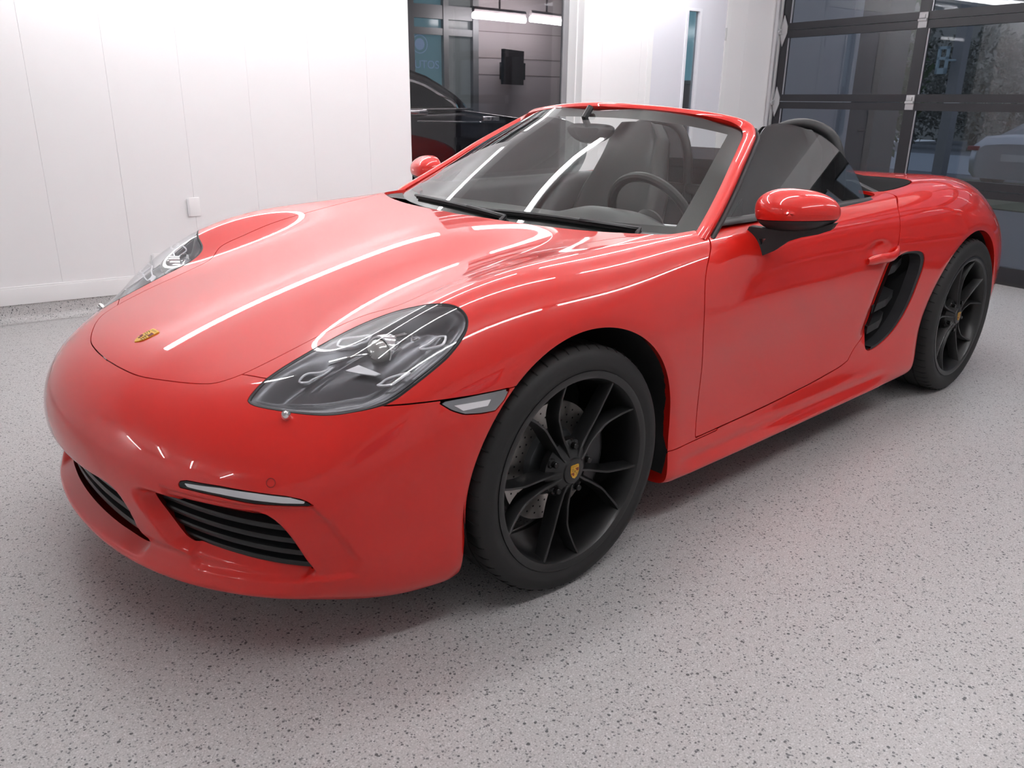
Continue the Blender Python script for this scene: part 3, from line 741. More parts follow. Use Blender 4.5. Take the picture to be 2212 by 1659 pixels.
# hood badge
P, Nn = surf(318, 728); P[1] = 0; h = bvh.ray_cast(Vector((P[0], 0, 1.2)), Vector((0, 0, -1))); P = np.array(h[0]); Nn = np.array(h[1]); Nn[1] = 0
u_, v_, n_ = frame_at(P, Nn, np.array((-1., 0, 0)))
part(place(badge_mesh(.047, .064, .0035), P-n_*.001, u_, v_, n_).build('crest_badge', [gold, b_red, b_blk], None, True, 30))['label'] = 'gold crest badge with red and black stripes'
# ---- headlights
lens_g = glass('headlight_glass', (.93, .94, .95), 1.0, 0, 1.5)
bucket_m = mat('headlight_bucket', (.13, .13, .14), .25, .5)
led_m = mat('led_white', (.85, .85, .88), .15, 0, 1)
proj_m = mat('projector_glass', (.55, .55, .52), .05, .7, 1)
lensL = side_of(lens, 1)
sd = -f_hl(lensL.V)
bk = lensL.V-lensL.N*(.004+.050*smooth01(sd/.055))[:, None]
bkN = vnormals(bk, lensL.T)
bk_tree = BVHTree.FromPolygons([Vector(q) for q in bk], [tuple(map(int, q)) for q in lensL.T])
def mir(m):
    q = MB(); q.V = [(x, -y, z) for x, y, z in m.V]; q.F = [f[::-1] for f in m.F]; q.M = list(m.M); return q
def z3(pts): return zz(pts, 520, 620, 3.687)
def on_bucket(px, up=.0):
    out = []
    for q in px:
        h = bk_tree.ray_cast(Vector(CAM), Vector(ray(*q)))
        if h[0] is not None: out.append(np.array(h[0])+np.array(h[1])*up*(1 if h[1].dot(Vector(HN)) > 0 else -1))
    return np.array(out)
LEDS = [[(755, 660), (640, 695), (530, 700), (490, 720), (460, 765), (545, 768), (565, 755), (680, 735), (710, 705), (745, 670)],
        [(1050, 405), (920, 420), (850, 430), (800, 445), (770, 488), (910, 487), (950, 470), (1010, 450), (1040, 415)],
        [(1365, 720), (1260, 750), (1160, 765), (1130, 790), (1115, 820), (1235, 812), (1270, 785), (1350, 730)],
        [(1660, 430), (1590, 442), (1500, 480), (1430, 520), (1560, 522), (1630, 492), (1660, 440)]]
parts_hl = []
for L in LEDS:
    P = on_bucket(z3(L), .014)
    if len(P) > 3: parts_hl.append(('led_outline', MB().tube(spline(P, 40, True), .0028, 6, closed=True), led_m))
C, Nn = surf(825, 768, bk_tree); C = C+HN*.012
dirp = np.array((.93, .25, .1)); dirp /= np.linalg.norm(dirp)
uu, vv, nn = frame_at(C, dirp, np.array((0, 0, 1.)))
pr = MB().lathe([(0.0001, .030), (.012, .028), (.022, .021), (.029, .010), (.031, 0), (.031, -.02)], 'z', 28); parts_hl.append(('projector_lens', place(pr, C, uu, vv, nn), proj_m))
rg = MB().lathe([(.033, .004), (.037, .004), (.039, -.002), (.039, -.03), (.033, -.03)], 'z', 28, close=True); parts_hl.append(('projector_ring', place(rg, C, uu, vv, nn), chrome))
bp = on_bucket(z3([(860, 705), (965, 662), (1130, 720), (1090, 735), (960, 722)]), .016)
bm_ = MB(); k = len(bp); bm_.add(list(bp)+list(bp-HN*.003), [tuple(range(k)), tuple(range(2*k-1, k-1, -1))]+[(i, i+k, (i+1) % k+k, (i+1) % k) for i in range(k)]); parts_hl.append(('reflection_plate', bm_, mat('reflection_white', (.8, .8, .82), .2)))  # white plate stands in for a bright reflection inside the headlight
bars = [[(880, 150+300), (1000, 400)], ]
for ln in ([(700, 610), (900, 575), (1100, 560)], [(1250, 410), (1345, 380), (1250, 432), (1345, 405)], [(1380, 400), (1385, 455), (1420, 440)], [(1170, 470), (1240, 445), (1180, 510), (1240, 490)]):
    P = on_bucket(z3(ln), .012)
    if len(P) > 1: parts_hl.append(('reflector_rib', MB().tube(spline(P, 14), .0022, 5), chrome))
for sgn in (1, -1):
    lp = side_of(lens, sgn)
    L = cpiece('headlight', lp, lens_g)
    V_ = bk if sgn > 0 else bk*np.array([1, -1, 1]); T_ = lensL.T if sgn > 0 else lensL.T[:, ::-1]
    o = mesh_obj('headlight_bucket', V_, T_, bucket_m, L)
    rim = spline(HL3, 110, True)*np.array([1, sgn, 1]); hn = HN*np.array([1, sgn, 1])
    MB().tube(rim-hn*.004, .0045, 6, closed=True).build('headlight_gasket', black_plastic, L)
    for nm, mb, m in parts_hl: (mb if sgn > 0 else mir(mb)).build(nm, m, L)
    # washer nozzle
    P, Nn = surf(620, 900); P = P*np.array([1, sgn, 1]); Nn = Nn*np.array([1, sgn, 1])
    uu, vv, nn = frame_at(P, Nn, np.array((0, 0, 1.)))
    part(place(MB().lathe([(.0001, .018), (.006, .0165), (.010, .011), (.011, .004), (.0095, -.004)], 'z', 20), P, uu, vv, nn).build('washer_nozzle', chrome))
    # parking sensor ring
    P, Nn = surf(585, 1043); P = P*np.array([1, sgn, 1]); Nn = Nn*np.array([1, sgn, 1]); uu, vv, nn = frame_at(P, Nn, np.array((0, 0, 1.)))
    part(place(MB().lathe([(.0088, .0006), (.0098, .0008), (.0104, .0004)], 'z', 24), P, uu, vv, nn).build('parking_sensor', mat('sensor_ring', (.25, .008, .006), .4)))
    # side marker
    mk = cpiece('side_marker', side_of(marker, sgn), mat('marker_lens', (.20, .20, .21), .12, 0, 1)); mk['label'] = 'clear grey side marker lamp'
    q = [(1700, 945), (1990, 895), (1965, 945), (1770, 985)]
    P = np.array([surf(*w)[0]+np.array((.0, .0015, 0)) for w in z3(q)])*np.array([1, sgn, 1]); off = np.array((0, .003*sgn, 0))
    MB().add(list(P)+list(P-off*2), [(0, 1, 2, 3), (7, 6, 5, 4), (0, 4, 5, 1), (1, 5, 6, 2), (2, 6, 7, 3), (3, 7, 4, 0)]).build('marker_reflector', mat('marker_white', (.82, .80, .82), .25), mk, False)
    # daytime running light
    dpc = side_of(drl, sgn)
    wp = lift(DRLW_PX, bvh)[:, [1, 2]]
    wht, blk = split(dpc, f_poly(wp, 'yz', lambda A: A[:, 0] > .6), 0, .002)
    dl = cpiece('daytime_running_light', blk, mat('drl_bezel', (.008, .008, .009), .15))
    wht.V = wht.V+wht.N*.0015
    piece_obj('light_bar', wht, mat('drl_white', (.62, .62, .64), .2, 0, 1), dl)
    # headlight lower seam line is the bumper/fender gap itself
# ---- front grilles
grille_m = mat('grille_black', (.02, .02, .021), .38)
def xsurf(y, z):
    h = bvh0.ray_cast(Vector((1.5, y, z)), Vector((-1, 0, 0))); return (h[0].x if h[0] is not None else .9)-.035
def slat_strip(ys, zf, depth, th, back):
    P = []
    for y in ys:
        z = zf(y); x = xsurf(y, z)-back
        P.append([(x, y, z+th*.25), (x+.002, y, z), (x, y, z-th*.45), (x-depth, y, z+th*.1), (x-depth, y, z+th*.55)])
    m = MB(); P = np.array(P); P = np.concatenate([P, P[:, :1]], 1); m.grid(P); return m
for sgn in (1, -1):
    ys = np.linspace(.40, .765, 16)*sgn
    tz = lambda y: np.interp(abs(y), [.45, .58, .65, .70, .74], [.420, .412, .408, .398, .35]); bz = lambda y: np.interp(abs(y), [.45, .50, .57, .69, .74], [.40, .318, .296, .280, .272])
    g = part(MB().grid([[(xsurf(y, z)-.085, y, z) for y in ys] for z in np.linspace(.23, .45, 8)]).build('side_grille', mat('grille_back', (.006, .006, .006), .8)))
    GZ1 = lambda y: float(np.interp(y, [.40, .74], [GSpoly[:, 1].max()+.004, GSpoly[:, 1].max()-.022])); GZ0 = lambda y: float(np.interp(y, [.40, .74], [GSpoly[:, 1].min()+.035, GSpoly[:, 1].min()-.004]))
    for k in range(4):
        fr_ = .12+.25*k
        zf = lambda y, fr_=fr_: GZ0(abs(y))+(GZ1(abs(y))-GZ0(abs(y)))*fr_
        slat_strip(ys, zf, .035, .017, .012).build('grille_slat', grille_m, g)
ys = np.linspace(-.37, .37, 34)
g = part(MB().grid([[(xsurf(y, z)-.085, y, z) for y in ys] for z in np.linspace(.21, .39, 8)]).build('centre_grille', MATS['grille_back']))
for k in range(3):
    zf = lambda y, k=k: GCpoly[:, 1].min()+.026+.042*k-.004*(abs(y)/.37)**2
    slat_strip(ys, zf, .035, .022, .004).build('grille_slat', grille_m, g)
# ---- side intakes
def ysurf(x, z, s=1):
    h = bvh0.ray_cast(Vector((x, 1.5, z)), Vector((0, -1, 0))); return (h[0].y if h[0] is not None else .85)*s
frame_m = mat('intake_frame', (.03, .03, .033), .5)
for sgn in (1, -1):
    C = VENT3.copy(); C[:, 1] = [ysurf(x, z) for x, z in VENTpoly]; cen = C.mean(0)
    inner = C+(cen-C)*np.array([.13, 0, .045]); S_ = np.array([1, sgn, 1])
    rear = C[:, 0] < np.interp(C[:, 2], [.33, .40, .50, .60, .70, .72], [-1.66, -1.68, -1.70, -1.73, -1.76, -1.72])
    m = MB(); a = (C-np.array((0, .004, 0)))*S_; b = (inner-np.array((0, .007, 0)))*S_; c = (inner-np.array((0, .05, 0)))*S_; d = (cen+(inner-cen)*np.array([.95, 1, .97])-np.array((.02, .14, 0)))*S_
    k = len(C)
    fr_o = MB()
    for i in range(k):
        j = (i+1) % k
        if rear[i] and rear[j]: fr_o.add([a[i], a[j], b[j], b[i], c[i], c[j]], [(0, 1, 2, 3), (3, 2, 5, 4)])
    m.add(list((C-np.array((0, .012, 0)))*S_)+list(d), [(i, (i+1) % k, k+(i+1) % k, k+i) for i in range(k)]+[tuple(k+i for i in range(k))])
    vo = part(m.build('side_intake', mat('intake_dark', (.008, .008, .009), .6)))
    fr_o.build('intake_frame', frame_m, vo)
    for zc, x0, x1 in ((.615, -1.675, -1.89), (.485, -1.645, -1.86), (.405, -1.632, -1.80)):
        yy = .866*sgn
        P = [[(x, yy-sgn*(.012+.03*abs(i-4)/8+.02*(x0-x)/(x0-x1)), zc+dz+.028*(x0-x)/(x0-x1)) for i, x in enumerate(np.linspace(x0, x1, 9))] for dz in (0, .03)]
        q = MB().grid(P); P2 = [[(x, y-sgn*.05, z+.012) for x, y, z in P[1]], P[1]]; q.grid(P2); q.build('intake_blade', mat('blade_grey', (.014, .014, .015), .5), vo)
# ---- door handles
for sgn in (1, -1):
    hp = zz([(310, 385), (420, 345), (520, 325), (600, 300), (660, 255), (705, 215)], 1820, 500, 5.925)
    P = []
    for q in hp:
        p_, n_ = surf(*q, tree=bvh0); P.append(p_)
    P = np.array(P); P[:, 1] += np.array([.004, .016, .020, .018, .012, .002]); P = spline(P, 24)*np.array([1, sgn, 1])
    part(MB().tube(P, np.interp(np.linspace(0, 1, 24), [0, .15, .5, .85, 1], [.012, .0175, .019, .017, .012]), 14, up=(0, 1, 0), flat=.62).build('handle', red), DOOR[sgn])
# ---- wheels (part) > tyre, spokes, hub, cap badge, nuts, disc, caliper (sub-parts)
def wheel(name, x, sgn, R, halfw, yface, rot, zc):
    """yface: |y| of the outer rim lip; built for the left side and mirrored"""
    RF = .2715; S = np.array([1, sgn, 1]); c0 = np.array((x, yface, zc))
    def fin(mb, nm, m, par, **k):
        mb.V = [(c0[0]+a, (c0[1]+b)*sgn, c0[2]+c) for a, b, c in mb.V]
        if sgn < 0: mb.F = [f[::-1] for f in mb.F]
        return mb.build(nm, m, par, **k)
    rimp = [(.262, .0), (RF, -.001), (RF+.001, -.006), (RF-.004, -.012), (.256, -.022), (.250, -.05), (.246, -.10), (.246, -.17), (.252, -2*halfw+.02), (.2715, -2*halfw+.005), (.262, -2*halfw), (.240, -.17), (.238, -.05), (.246, -.014), (.252, -.004)]
    w = part(fin(MB().lathe(rimp, 'y', 72, close=True), name, satin_black, None))
    # tyre
    hw = halfw; tp = [(.262, -.008), (.272, .001), (.285, .006), (R-.045, .009), (R-.022, .004), (R-.009, -.006), (R-.002, -.022), (R, -.05), (R, -hw), (R, -2*hw+.05), (R-.002, -2*hw+.022), (R-.022, -2*hw-.004), (R-.05, -2*hw-.009), (.272, -2*hw), (.262, -2*hw+.01)]
    tp = [(a, b-.004) for a, b in tp]
    ty = fin(MB().lathe(spline(tp, 44), 'y', 120), 'tyre', tyre_rub, w)
    # tread grooves: dark recessed sipes on shoulder
    g = MB()
    for k in range(56):
        t0 = 2*math.pi*k/56
        pts = [((R-.0012)*math.cos(t0+.02*s_), -.024-.036*s_, (R-.0012)*math.sin(t0+.02*s_)) for s_ in np.linspace(0, 1, 5)]
        pts = [((R-.0085)*math.cos(t0-.006), -.012, (R-.0085)*math.sin(t0-.006))]+pts
        g.tube(pts, .0022, 4)
    fin(g, 'tread_sipes', mat('sipe_black', (.006, .006, .006), .9), w)['kind'] = 'stuff'
    for yy in (-.062, -.115, -.17):
        fin(MB().lathe([(R+.0004, yy), (R+.0004, yy-.008)], 'y', 90), 'tread_groove', MATS['sipe_black'], w)
    # spokes: five pairs
    for k in range(5):
        ac = math.radians(rot+72*k)
        for s_ in (-1, 1):
            cl = spline([(.040, 13*s_), (.065, 11.5*s_), (.10, 9.0*s_), (.14, 8.4*s_), (.20, 11.6*s_), (.256, 15.6*s_)], 18)
            Pg = []
            for i, (r, dg) in enumerate(cl):
                a = ac+math.radians(dg); er = np.array((-math.cos(a), 0, math.sin(a))); et = np.array((math.sin(a), 0, math.cos(a)))
                f_ = (r-.04)/.216; yf = -.020-.012*math.sin(math.pi*min(1, f_*1.05))+.012*f_**2; top = .0044; bot = .0075+.003*math.sin(math.pi*f_)
                dep = .034+.012*(1-f_)
                Pg.append([er*r+et*q+np.array((0, yv, 0)) for q, yv in ((-top*.6, yf), (top*.6, yf), (top, yf-.003), (bot, yf-dep), (-bot, yf-dep), (-top, yf-.003), (-top*.6, yf))])
            m = MB(); m.grid(np.array(Pg)); m.add(Pg[0][:6], [tuple(range(6))]); m.add(Pg[-1][:6], [tuple(range(5, -1, -1))])
            fin(m, 'spoke', satin_black, w, angle=30)
    fin(MB().lathe([(.0001, -.014), (.030, -.014), (.034, -.0155), (.036, -.020), (.048, -.025), (.062, -.032), (.078, -.044), (.082, -.06), (.0001, -.06)], 'y', 48), 'wheel_hub', satin_black, w)
    for k in range(5):
        a = math.radians(rot+36+72*k); q = np.array((-math.cos(a)*.066, 0, math.sin(a)*.066))
        fin(MB().lathe([(.0001, -.020), (.007, -.020), (.0085, -.022), (.0085, -.034), (.013, -.036), (.015, -.040)], 'y', 12, c=tuple(q)), 'wheel_nut', mat('nut_black', (.02, .02, .02), .25, .5), w)
    bd = badge_mesh(.030, .039, .002); bd.V = [(-u, -.014+n, v) for u, v, n in bd.V]
    if sgn < 0: bd.V = [(-a, b, c) for a, b, c in bd.V]; bd.F = [f[::-1] for f in bd.F]
    fin(bd, 'cap_crest', [gold, b_red, b_blk], w, angle=30)
    # brake
    rd = .165
    fin(MB().lathe([(.095, -.105), (rd, -.105), (rd, -.135), (.095, -.135)], 'y', 72, close=True), 'brake_disc', disc_steel, w)
    hl_ = MB()
    for k in range(30):
        for rr in (.112, .130, .148):
            a = 2*math.pi*k/30+rr*6; hl_.lathe([(.0001, 0), (.003, 0)], 'y', 6, c=(rr*math.cos(a), -.1046, rr*math.sin(a)))
    fin(hl_, 'disc_drillings', black_gap, w)['kind'] = 'stuff'
    fin(MB().lathe([(.0001, -.085), (.070, -.085), (.088, -.092), (.097, -.106)], 'y', 48), 'disc_bell', mat('bell_grey', (.10, .105, .11), .35, .6), w)
    # caliper on the rear side of the front disc
    cal = MB(); prof = []
    for a in np.linspace(-34, 34, 12):
        t = math.radians(a); prof.append([(-math.cos(t)*r*1.0, yv, math.sin(t)*r) for r, yv in ((.105, -.075), (.105, -.165), (.185, -.165), (.185, -.085), (.165, -.072), (.105, -.075))])
    cal.grid(np.array(prof)); cal.add(prof[0][:5], [tuple(range(5))]); cal.add(prof[-1][:5], [tuple(range(4, -1, -1))])
    fin(cal, 'brake_caliper', caliper_m, w, bevel=.004)
    return w
wheel('wheel', 0, 1, .334, .1175, .867, 44, .334); wheel('wheel', 0, -1, .334, .1175, .867, 10, .334)
wheel('wheel', -2.475, 1, .346, .1325, .888, 20, .346); wheel('wheel', -2.475, -1, .346, .1325, .888, 50, .346)
# wheel housings and underside
liner_m = mat('liner_black', (.008, .008, .008), .9)
for (cx, cz, R), yo in ((ARF, .845), (ARR, .86)):
    for sgn in (1, -1):
        a = np.radians(np.linspace(-20, 200, 40)); Rr = R+.006
        P = [[(cx+Rr*math.cos(t), y*sgn, max(cz+Rr*math.sin(t), .14)) for t in a] for y in (yo, .48)]
        m = MB().grid(P); m.add([(cx+Rr*math.cos(t), .48*sgn, max(cz+Rr*math.sin(t), .14)) for t in a], [tuple(range(40))])
        part(m.build('wheel_housing', liner_m))
part(MB().prism([(-3.2, -.62), (.35, -.62), (.62, -.40), (.72, 0), (.62, .40), (.35, .62), (-3.2, .62)], .160, .172, lambda u, v, h: (u, v, h)).build('underbody_tray', liner_m))
part(MB().box((-1.98, -.80, .150), (-.48, .80, .162)).build('floor_pan', liner_m))
# ---- windscreen frame, glass
PIL = np.array([(-.585, .768, .862), (-.597, .765, .873), (-.708, .730, .934), (-.822, .690, .999), (-.916, .655, 1.056), (-1.009, .618, 1.107), (-1.075, .588, 1.143), (-1.103, .555, 1.166), (-1.098, .515, 1.181), (-1.068, .46, 1.194), (-1.022, .30, 1.212), (-.985, .14, 1.222), (-.972, 0, 1.226)])
half = spline(PIL, 60); fr_c = np.r_[half, (half*np.array([1, -1, 1]))[::-1][1:]]
def frame_sec(i, n):
    t = np.gradient(fr_c, axis=0)[i]; t /= np.linalg.norm(t)
    outw = np.array((-.35, np.sign(fr_c[i][1])*.0, 1.))
    side = np.array((.55, 0, .83)); side -= t*(side@t); side /= np.linalg.norm(side)   # screen normal-ish
    lat = np.cross(t, side); k = min(1, abs(fr_c[i][1])/.5)
    return t, side, lat
P = []
for i in range(len(fr_c)):
    t, nrm, lat = frame_sec(i, len(fr_c)); k = smooth01(np.array((abs(fr_c[i][1])-.42)/.16))
    wo, wi, th = .020+.004*k, .010+.010*k, .011
    if lat@(fr_c[i]-np.array((-.85, 0, 1.0))) < 0: lat = -lat
    c = fr_c[i]
    P.append([c-lat*wi+nrm*th*.45, c+nrm*th, c+lat*wo*.7+nrm*th*.7, c+lat*wo-nrm*th*.3, c+lat*wo*.5-nrm*.03, c-lat*wi*.8-nrm*.03, c-lat*wi+nrm*th*.45])
wf = part(MB().grid(np.array(P)).build('windscreen_frame', red, None, True, 60))
sub_ = wf.modifiers.new('s', 'SUBSURF'); sub_.levels = 1; sub_.render_levels = 2
# glass: rows from the cowl to the header
WSIDE = spline(PIL[1:8], 60)
WSIDE = WSIDE+np.array((.004, -.010, -.004))
WSIDE[:, 2] -= np.linspace(.0, .004, 60)
def ws_point(u, v):     # u -1..1 across, v 0..1 up; Coons patch between pillars, cowl and header
    au = abs(u); sg_ = 1 if u >= 0 else -1
    def side(w): q = WSIDE[0]*0; i = w*59; k = int(min(58, i)); return WSIDE[k]*(1-(i-k))+WSIDE[k+1]*(i-k)
    c0, c1 = WSIDE[0], WSIDE[-1]
    bot = np.array((-.355+(c0[0]+.355)*au**2.2, c0[1]*au, .868+(c0[2]-.868)*au**2))
    top = np.array((-.972+(c1[0]+.972)*au**2.6, c1[1]*au, 1.219+(c1[2]-1.219)*au**3))
    lin = c0*(1-v)+c1*v; sd_ = side(v)-lin
    q = bot*(1-v)+top*v+sd_*au
    b = .020*math.sin(math.pi*v)*(1-au**2); q = q+np.array((.45*b, 0, .85*b)); q[1] *= sg_; return q
U = np.linspace(-1, 1, 41); Vv = np.linspace(0, 1, 25)
ws_g = glass('windscreen_glass', (.82, .86, .84), 1.0, 0, 1.54)
G = np.array([[ws_point(u, v) for u in U] for v in Vv])
wso = part(MB().grid(G).build('windscreen', ws_g))
# black printed border of the glass
bd = MB(); off = np.array((-.0022, 0, -.0030))
for (ua, ub, va, vb) in ((-1, -.91, 0, 1), (.91, 1, 0, 1), (-1, 1, 0, .075), (-1, 1, .90, 1)):
    bd.grid(np.array([[ws_point(u, v)+off for u in np.linspace(ua, ub, 30)] for v in np.linspace(va, vb, 20)]))
bd.build('glass_border', mat('frit_black', (.012, .012, .013), .35), wso)
# cowl, wipers
cw = np.array([[(x0+dx_, y, z0+dz_) for y, x0, z0 in [(y, -.305-.19*(abs(y)/.72)**2.2, .870-.006*(abs(y)/.7)**2) for y in np.linspace(-.66, .66, 41)]] for dx_, dz_ in ((.0, -.012), (-.04, -.026), (-.09, -.020), (-.16, -.02))])
part(MB().grid(cw).build('cowl_panel', black_plastic))
for (y0, y1) in ((.16, -.44), (.60, .06)):
    pts = []
    for f_ in np.linspace(0, 1, 16):
        y = y0+(y1-y0)*f_; u = y/.74; v = .016+.045*f_*(1-f_)*2+.028*f_; q = ws_point(u, v); pts.append(q+np.array((.007, 0, .009)))
    wp_ = part(MB().tube(pts, .0075, 6, flat=.7).build('wiper', black_plastic))
    MB().tube([np.array(q)+np.array((-.005, 0, -.009)) for q in pts], .0042, 5).build('wiper_blade', dark_rubber, wp_)
    a = np.array(pts[0]); MB().tube([a+np.array((.04, .02, -.03)), a+np.array((.025, .01, -.008)), a, pts[5]], .008, 8).build('wiper_arm', black_plastic, wp_)
# interior mirror
im = np.array((-.93, 0, 1.135)); m = MB()
m.add(*(lambda P: (P, []))([]))
prof = [[im+np.array((dxx, math.cos(t)*.115*s_, math.sin(t)*.036*s_+ (0.008*math.cos(2*t)))) for t in np.linspace(0, 2*math.pi, 28)] for dxx, s_ in ((.022, .55), (.016, .85), (.004, 1), (-.010, 1), (-.012, .93))]
m.grid(np.array(prof)); m.add(prof[0][:-1], [tuple(range(27))]); m.add(prof[-1][:-1], [tuple(range(26, -1, -1))])
imo = part(m.build('interior_mirror', black_plastic)); MB().tube([im+np.array((.012, 0, .02)), im+np.array((.03, 0, .05)), im+np.array((.0, 0, .085))], .013, 8).build('mirror_stalk', black_plastic, imo)
# ---- side windows and A-pillar seals
p1, p2, p3 = np.array((-.60, .752, .872)), np.array((-1.86, .745, .905)), np.array((-1.12, .590, 1.160))
wn = np.cross(p2-p1, p3-p1); wn /= np.linalg.norm(wn)
if wn[1] < 0: wn = -wn
WIN_PX = [(1556, 508), (1600, 502), (1700, 484), (1800, 463), (1868, 447), (1867, 425), (1853, 385), (1832, 350), (1806, 318), (1775, 294), (1735, 276), (1700, 268), (1672, 267), (1652, 276), (1638, 300), (1612, 352), (1587, 408), (1570, 448)]
win = np.array([on_plane(x, y, wn, wn@p1) for x, y in WIN_PX])
side_g = glass('side_glass', (.55, .58, .58), 1.0, 0, 2.1)
wb = spline(np.array([on_plane(x, y, wn, wn@p1) for x, y in ((1554, 508), (1600, 501), (1700, 482), (1800, 460), (1870, 444), (1925, 424))]), 30)
for sgn in (1, -1):
    S_ = np.array([1, sgn, 1]); ring = np.r_[win[:5], spline(win[4:], 50)[1:]]*S_; k = len(ring); o_ = wn*S_*.004
    part(MB().add(list(ring)+list(ring-o_), [tuple(range(k)), tuple(range(2*k-1, k-1, -1))]+[(i, i+k, (i+1) % k+k, (i+1) % k) for i in range(k)]).build('side_window', side_g, None, False), DOOR[sgn])
    part(MB().tube(wb*S_+np.array((0, .004*sgn, -.004)), .008, 8).build('belt_seal', black_plastic), DOOR[sgn])
    seal = spline(PIL[1:8]+np.array((-.026, .018, -.012)), 24)*S_
    part(MB().tube(seal, .0085, 8).build('pillar_seal', dark_rubber))
    tri = np.array([on_plane(x, y, wn, wn@p1) for x, y in ((1560, 505), (1600, 498), (1601, 430))])*S_+wn*S_*.004
    part(MB().add(list(tri)+list(tri-wn*S_*.012), [(0, 1, 2), (5, 4, 3), (0, 3, 4, 1), (1, 4, 5, 2), (2, 5, 3, 0)]).build('mirror_sail', black_plastic, None, False), DOOR[sgn])
# ---- door mirrors
def egg(nu=40, nv=24):
    P = []
    for i in range(nv+1):
        ph = math.pi*i/nv; row = []
        for j in range(nu):
            t = 2*math.pi*j/nu; w = math.sin(ph)*math.cos(t); h_ = math.sin(ph)*math.sin(t); d = math.cos(ph)
            d2 = .075*d if d > 0 else .028*np.sign(d)*abs(d)**.35
            k = 1-.10*max(0, d)
            row.append((d2, .124*np.sign(w)*abs(w)**.86*k, .064*np.sign(h_)*abs(h_)**.9*k*(1-.22*(w+.2) if h_ < 0 else 1-.08*w)))
        P.append(row+[row[0]])
    return np.array(P)
Eg = egg(); MC = np.array((-.855, .912, .940)); fw = np.array((.94, .26, 0)); fw /= np.linalg.norm(fw); wd_ = np.array((-fw[1], fw[0], 0.))
Vg = (MC+Eg[..., :1]*fw+Eg[..., 1:2]*wd_+Eg[..., 2:]*np.array((0, 0, 1.)))
a_, b_ = Vg.shape[:2]; Vf = Vg.reshape(-1, 3); Tf = []
for i in range(a_-1):
    for j in range(b_-1):
        q = (i*b_+j, i*b_+j+1, (i+1)*b_+j+1, (i+1)*b_+j); Tf += [(q[0], q[1], q[2]), (q[0], q[2], q[3])]
Tf = np.array(Tf); nn_ = np.cross(Vf[Tf[:, 1]]-Vf[Tf[:, 0]], Vf[Tf[:, 2]]-Vf[Tf[:, 0]])
if ((Vf[Tf].mean(1)-MC)*nn_).sum() < 0: Tf = Tf[:, ::-1]
gN = Vf-MC; gN = vnormals(Vf, Tf); eggp = Piece(Vf, Tf, np.where(np.isfinite(gN), gN, 0)+1e-9)
for sgn in (1, -1):
    S_ = np.array([1, sgn, 1])
    up_p, lo_p = split(eggp, lambda V: -(V[:, 2]-(MC[2]-.024+.07*(V[:, 1]-MC[1]))), .002, .006)
    for q in (up_p, lo_p):
        q.V = q.V*S_; q.N = q.N*S_
        if sgn < 0: q.T = q.T[:, ::-1]; q.rims = [([(b, a) for a, b in e], d) for e, d in q.rims]
    mo = cpiece('door_mirror', up_p, red)
    mo['label'] = 'red door mirror shell on black foot'
    piece_obj('mirror_base', lo_p, black_plastic, mo)
    # foot: wedge under the shell with a small triangular opening
    FO = [(1603, 528), (1612, 508), (1622, 488), (1680, 494), (1740, 492), (1808, 482), (1798, 496), (1770, 505), (1735, 511), (1705, 520), (1676, 540), (1652, 550), (1628, 553), (1612, 545)]; FH = [(1643, 514), (1658, 514), (1648, 527)]
    o3 = np.array([on_plane(*q, fw, fw@MC) for q in FO]); h3 = np.array([on_plane(*q, fw, fw@MC) for q in FH])
    for q in o3: q[2] = min(q[2], MC[2]-.020)
    tris = tessellate_polygon([[Vector(q) for q in o3], [Vector(q) for q in h3]]); al = np.r_[o3, h3]; na, nh = len(o3), len(h3); nt_ = na+nh
    kf = np.array([.020 if i < na else .020 for i in range(nt_)])[:, None]; V_ = np.r_[al+fw*kf, al-fw*kf]*S_
    F_ = [tuple(t) for t in tris]+[tuple(i+nt_ for i in t[::-1]) for t in tris]+[(i, (i+1) % na, (i+1) % na+nt_, i+nt_) for i in range(na)]+[(na+i, na+(i+1) % nh, na+(i+1) % nh+nt_, na+i+nt_) for i in range(nh)]
    m = MB(); m.add(V_, F_); ft_ = (al[12]+al[0])/2*S_; m.tube([ft_, ft_-np.array((0, .05*sgn, 0))], .022, 10)
    m.build('mirror_foot', black_plastic, mo, True, 50)
    gl = [MC-fw*.0285+wd_*.105*math.cos(t)+np.array((0, 0, .050*math.sin(t)-.002)) for t in np.linspace(0, 2*math.pi, 32, endpoint=False)]
    gl = [np.array(q)*S_ for q in gl]; MB().add(gl, [tuple(range(32))]).build('mirror_glass', mat('mirror_silver', (.8, .82, .85), .02, 1), mo, False)
# ---- cabin
leather = mat('black_leather', (.022, .022, .023), .42)
carpet = mat('black_carpet', (.010, .010, .010), .95)
tub = MB(); tub.box((-1.86, -.72, .20), (-.45, .72, .23)); tub.box((-1.90, -.72, .2), (-1.83, .72, .86)); tub.box((-.50, -.72, .2), (-.46, .72, .78))
part(tub.build('cabin_tub', carpet, None, False))
for sgn in (1, -1):
    P = [[(x, (y+dy)*sgn, z) for x, dy in ((-.66, 0), (-.9, .006), (-1.3, .008), (-1.65, .004), (-1.82, -.01))] for y, z in ((.764, .893), (.758, .905), (.735, .910), (.700, .897), (.682, .86), (.690, .76), (.672, .68), (.640, .64), (.665, .58), (.70, .40), (.70, .22))]
    part(MB().grid(P).build('door_panel', leather, None, True, 60), DOOR[sgn])
